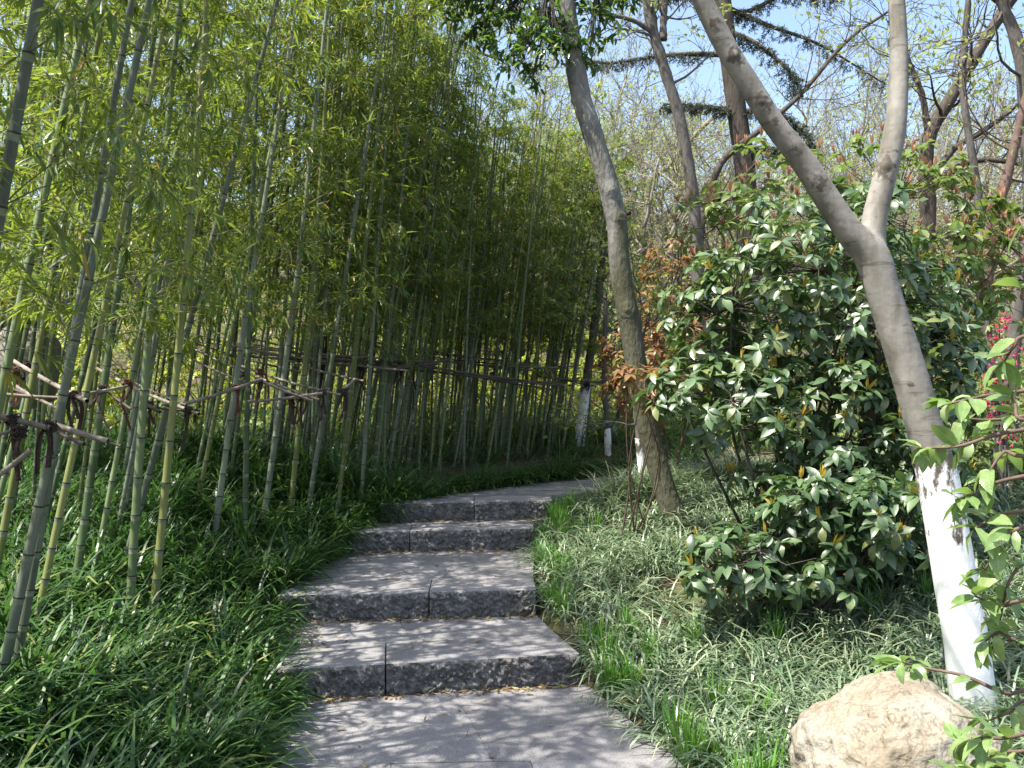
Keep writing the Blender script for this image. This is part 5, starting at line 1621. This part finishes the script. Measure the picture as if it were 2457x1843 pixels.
# low undergrowth that covers the hillside
mb = MB()
n = 52000
y = 10.5 + 60 * U(0, 1, n) ** 2.2
x = y * U(-0.75, 0.75, n)
k = path_sd(x, y) > 0.3
x, y = x[k], y[k]; n = len(x)
hgt = (0.10 + 0.75 * np.clip(np.sin(x * 1.1 + 2 * np.sin(y * 0.6)) * np.sin(y * 0.8 + 1.0) + 0.25, 0, 1)) * np.clip(y / 16, 0.6, 2.0)
Bu = np.stack([x, y, ground_z(x, y) + U(0, 1, n) * hgt], -1)
L = U(0.06, 0.12, n) * np.clip(y / 14, 1, 3.2)
add_leaves(mb, Bu, rdir(n) + np.array([0, 0, 0.3]), rdir(n) + np.array([0, 0, 0.8]), L, L * 0.5, 0.2, SMALL, 0)
tag(mb.build('undergrowth', [M['undergrowth']]), 'low green undergrowth covering the wooded slope', 'undergrowth', kind='stuff')

# red blossom sprays
rs = np.random.default_rng(95)
bx, by = 3.72, 6.75
t = thing('blossom_shrub', 'slim shrub with crimson blossom along its twigs beside the right-hand trunks', 'shrub', (bx, by, gz(bx, by)))
mb, fl = MB(), MB()
for tip in ((1006, 306), (1000, 318), (993, 338), (1010, 372), (985, 380), (998, 392), (984, 350), (1016, 345), (1012, 398)):
    q = P(*tip, by + rs.normal(0, 0.2))
    pl = spline(np.array([[bx + rs.normal(0, 0.04), by, gz(bx, by)], [bx * 0.6 + q[0] * 0.4, by, (q[2] + gz(bx, by)) / 2], q]), 20)
    mb.add(*tube(pl, np.linspace(0.012, 0.004, 20), 6))
    n = 40
    i = rs.integers(11, 20, n)
    Bp = pl[i] + rs.normal(0, 0.018, (n, 3))
    for kx in range(4):
        add_leaves(fl, Bp, rdir(n), rdir(n), 0.022, 0.019, 0.3, SMALL)
mb.build('stem', [M['bark_brown']], t)
o = fl.build('blossom', [M['blossom']], t); o['kind'] = 'stuff'

# light green sprays close to the viewer at the right edge
rs = np.random.default_rng(77)
bx, by = 1.62, 1.95
t = thing('broadleaf_shrub', 'light green broad-leaved shrub reaching in from the right edge, nearest to the viewer', 'shrub', (bx, by, gz(bx, by)))
mb = MB()
mainst = spline(np.array([[bx, by, gz(bx, by) - 0.05], [bx - 0.05, by, 0.8], [bx - 0.02, by + 0.05, 1.5], [bx + 0.05, by, 2.3]]), 30)
mb.add(*tube(mainst, np.linspace(0.03, 0.012, 30), 9))
mb.build('stem', [M['bark_brown']], t)
SPRAY = [([(1010, 432), (960, 446), (922, 448)], 1.95, 13), ([(1015, 392), (975, 398), (948, 404)], 2.0, 11), ([(1015, 478), (985, 488), (960, 500)], 1.95, 12), ([(1020, 528), (1000, 545), (985, 570)], 1.9, 9), ([(1025, 600), (1000, 606), (975, 596)], 1.9, 10),
         ([(1030, 690), (1005, 693), (965, 676), (925, 668), (902, 662)], 2.0, 10), ([(1020, 735), (985, 738), (958, 742)], 1.85, 14), ([(1025, 640), (1000, 632), (982, 644)], 1.95, 9), ([(1030, 335), (1015, 345), (1004, 362)], 1.85, 6), ([(1030, 215), (1022, 225)], 1.85, 2),
         ([(1030, 770), (995, 768), (965, 778)], 1.8, 12), ([(1030, 455), (1005, 452), (990, 470)], 1.8, 8), ([(1032, 300), (1022, 288)], 1.9, 2), ([(1035, 560), (1010, 580), (1000, 620)], 2.0, 8), ([(1030, 700), (1010, 712), (990, 720)], 2.05, 8), ([(1030, 420), (1015, 405), (1010, 380)], 1.9, 6), ([(1030, 510), (1000, 515), (975, 528)], 2.0, 10), ([(1030, 415), (990, 420), (965, 418)], 2.05, 10), ([(1030, 750), (1000, 752), (985, 760)], 1.95, 10)]
for pl, d, n in SPRAY:
    n = int(n * 1.35)
    q = np.array([P(*p, d + rs.normal(0, 0.03)) for p in pl])
    st = mainst[np.argmin(np.abs(mainst[:, 2] - q[0][2]))]
    c = spline(np.vstack([st, (st + q[0]) / 2 + np.array([0, 0, 0.03]), q]), 26)
    b = MB(); b.add(*tube(c, np.linspace(0.007, 0.0022, 26), 6)); br_ = b.build('branch', [M['stem_red']], t)
    for i in range(n):
        f = 25 if i < 4 else int(rs.integers(13, 25))
        f = max(f, 12)
        tgv = norm(c[min(f + 1, 25)] - c[f - 1])
        az = rs.uniform(0, 6.28)
        u = norm(np.cross(tgv, [0, 0, 1])); w = np.cross(u, tgv)
        d_ = norm(tgv * rs.uniform(0.3, 0.9) + u * math.cos(az) + w * math.sin(az) * 0.6 + np.array([0, 0, 0.10]))
        N_ = norm(np.array([rs.normal(0, 0.4), rs.normal(0, 0.4), 1.0]))
        leaf_object(LT_LEAF[rs.integers(0, 8)], c[f], d_, N_, rs.uniform(0.05, 0.082), br_, t)

# ------------------------------------------------------------------ rocks
def rock(name, label, c, r, mat, seed, amp=0.16, shape=None, n=(72, 44), cat='rock'):
    u = np.linspace(0, 2 * math.pi, n[0], endpoint=False); v = np.linspace(-math.pi / 2, math.pi / 2, n[1])
    Uu, Vv = np.meshgrid(u, v)
    d = np.stack([np.cos(Vv) * np.cos(Uu), np.cos(Vv) * np.sin(Uu), np.sin(Vv)], -1).reshape(-1, 3)
    e = 0.78
    dd = np.sign(d) * np.abs(d) ** e
    k = np.array([1 + amp * noise.noise((q[0] * 1.3 + seed, q[1] * 1.3, q[2] * 1.3)) + amp * 0.5 * noise.noise((q[0] * 3.1, q[1] * 3.1 + seed, q[2] * 3.1)) + amp * 0.18 * noise.noise((q[0] * 9, q[1] * 9, q[2] * 9 + seed)) for q in d])
    V = dd * k[:, None] * np.array(r)
    if shape:
        V = shape(V)
    V = V + np.array(c)
    i0 = (np.arange(n[1] - 1)[:, None] * n[0]); j = np.arange(n[0])[None]; j2 = (j + 1) % n[0]
    Q = np.stack([i0 + j, i0 + j2, i0 + n[0] + j2, i0 + n[0] + j], -1).reshape(-1, 4)
    mb = MB(); mb.add(V, Q)
    o = mb.build(name, [mat])
    return tag(o, label, cat)


def boulder_shape(V):
    V = V.copy()
    x, y, z = V.T
    z = np.where(z > 0, z * (1 - 0.35 * sstep((x - 0.02) / 0.42)), z)
    # runnels down the left flank and an undercut on the lower front
    run = 0.022 * np.sin(x * 42 + z * 5) * sstep((0.12 - x) / 0.25) * sstep((0.30 - z) / 0.2)
    y = y + run + np.where(y < 0, 0.10 * sstep((0.10 - z) / 0.15) * sstep((x + 0.1) / 0.2), 0)
    rough = np.array([noise.noise((a * 22, b * 22, c * 22)) for a, b, c in V])
    crag = np.array([abs(noise.noise((a * 6 + 3, b * 6, c * 7))) + 0.5 * abs(noise.noise((a * 15, b * 15 + 2, c * 15))) for a, b, c in V])
    z = z - 0.016 * np.where(z > -0.1, np.clip(0.22 - crag, 0, 1) / 0.22, 0)
    x = x + 0.02 * rough * (x < -0.15)
    y = y + np.where((y < 0) & (z < 0.12), 0.02 * rough, 0.003 * rough)
    return np.stack([x, y, z], -1)


rock('boulder', 'large pale buff boulder in the lower right corner', (1.36, 3.02, 0.15), (0.365, 0.35, 0.42), M['boulder'], 3.3, 0.12, boulder_shape, (190, 120))
rock('boulder', 'rounded pale rock half hidden behind the left bamboo culms', P(26, 352, 6.5) - np.array([0, 0, 0.1]), (0.22, 0.2, 0.30), M['pale_rock'], 8.1, 0.15)
rock('boulder', 'grey rock low behind the left bamboo culms', P(4, 330, 7.2), (0.22, 0.2, 0.2), M['pale_rock'], 11.1, 0.15)

name_alike()
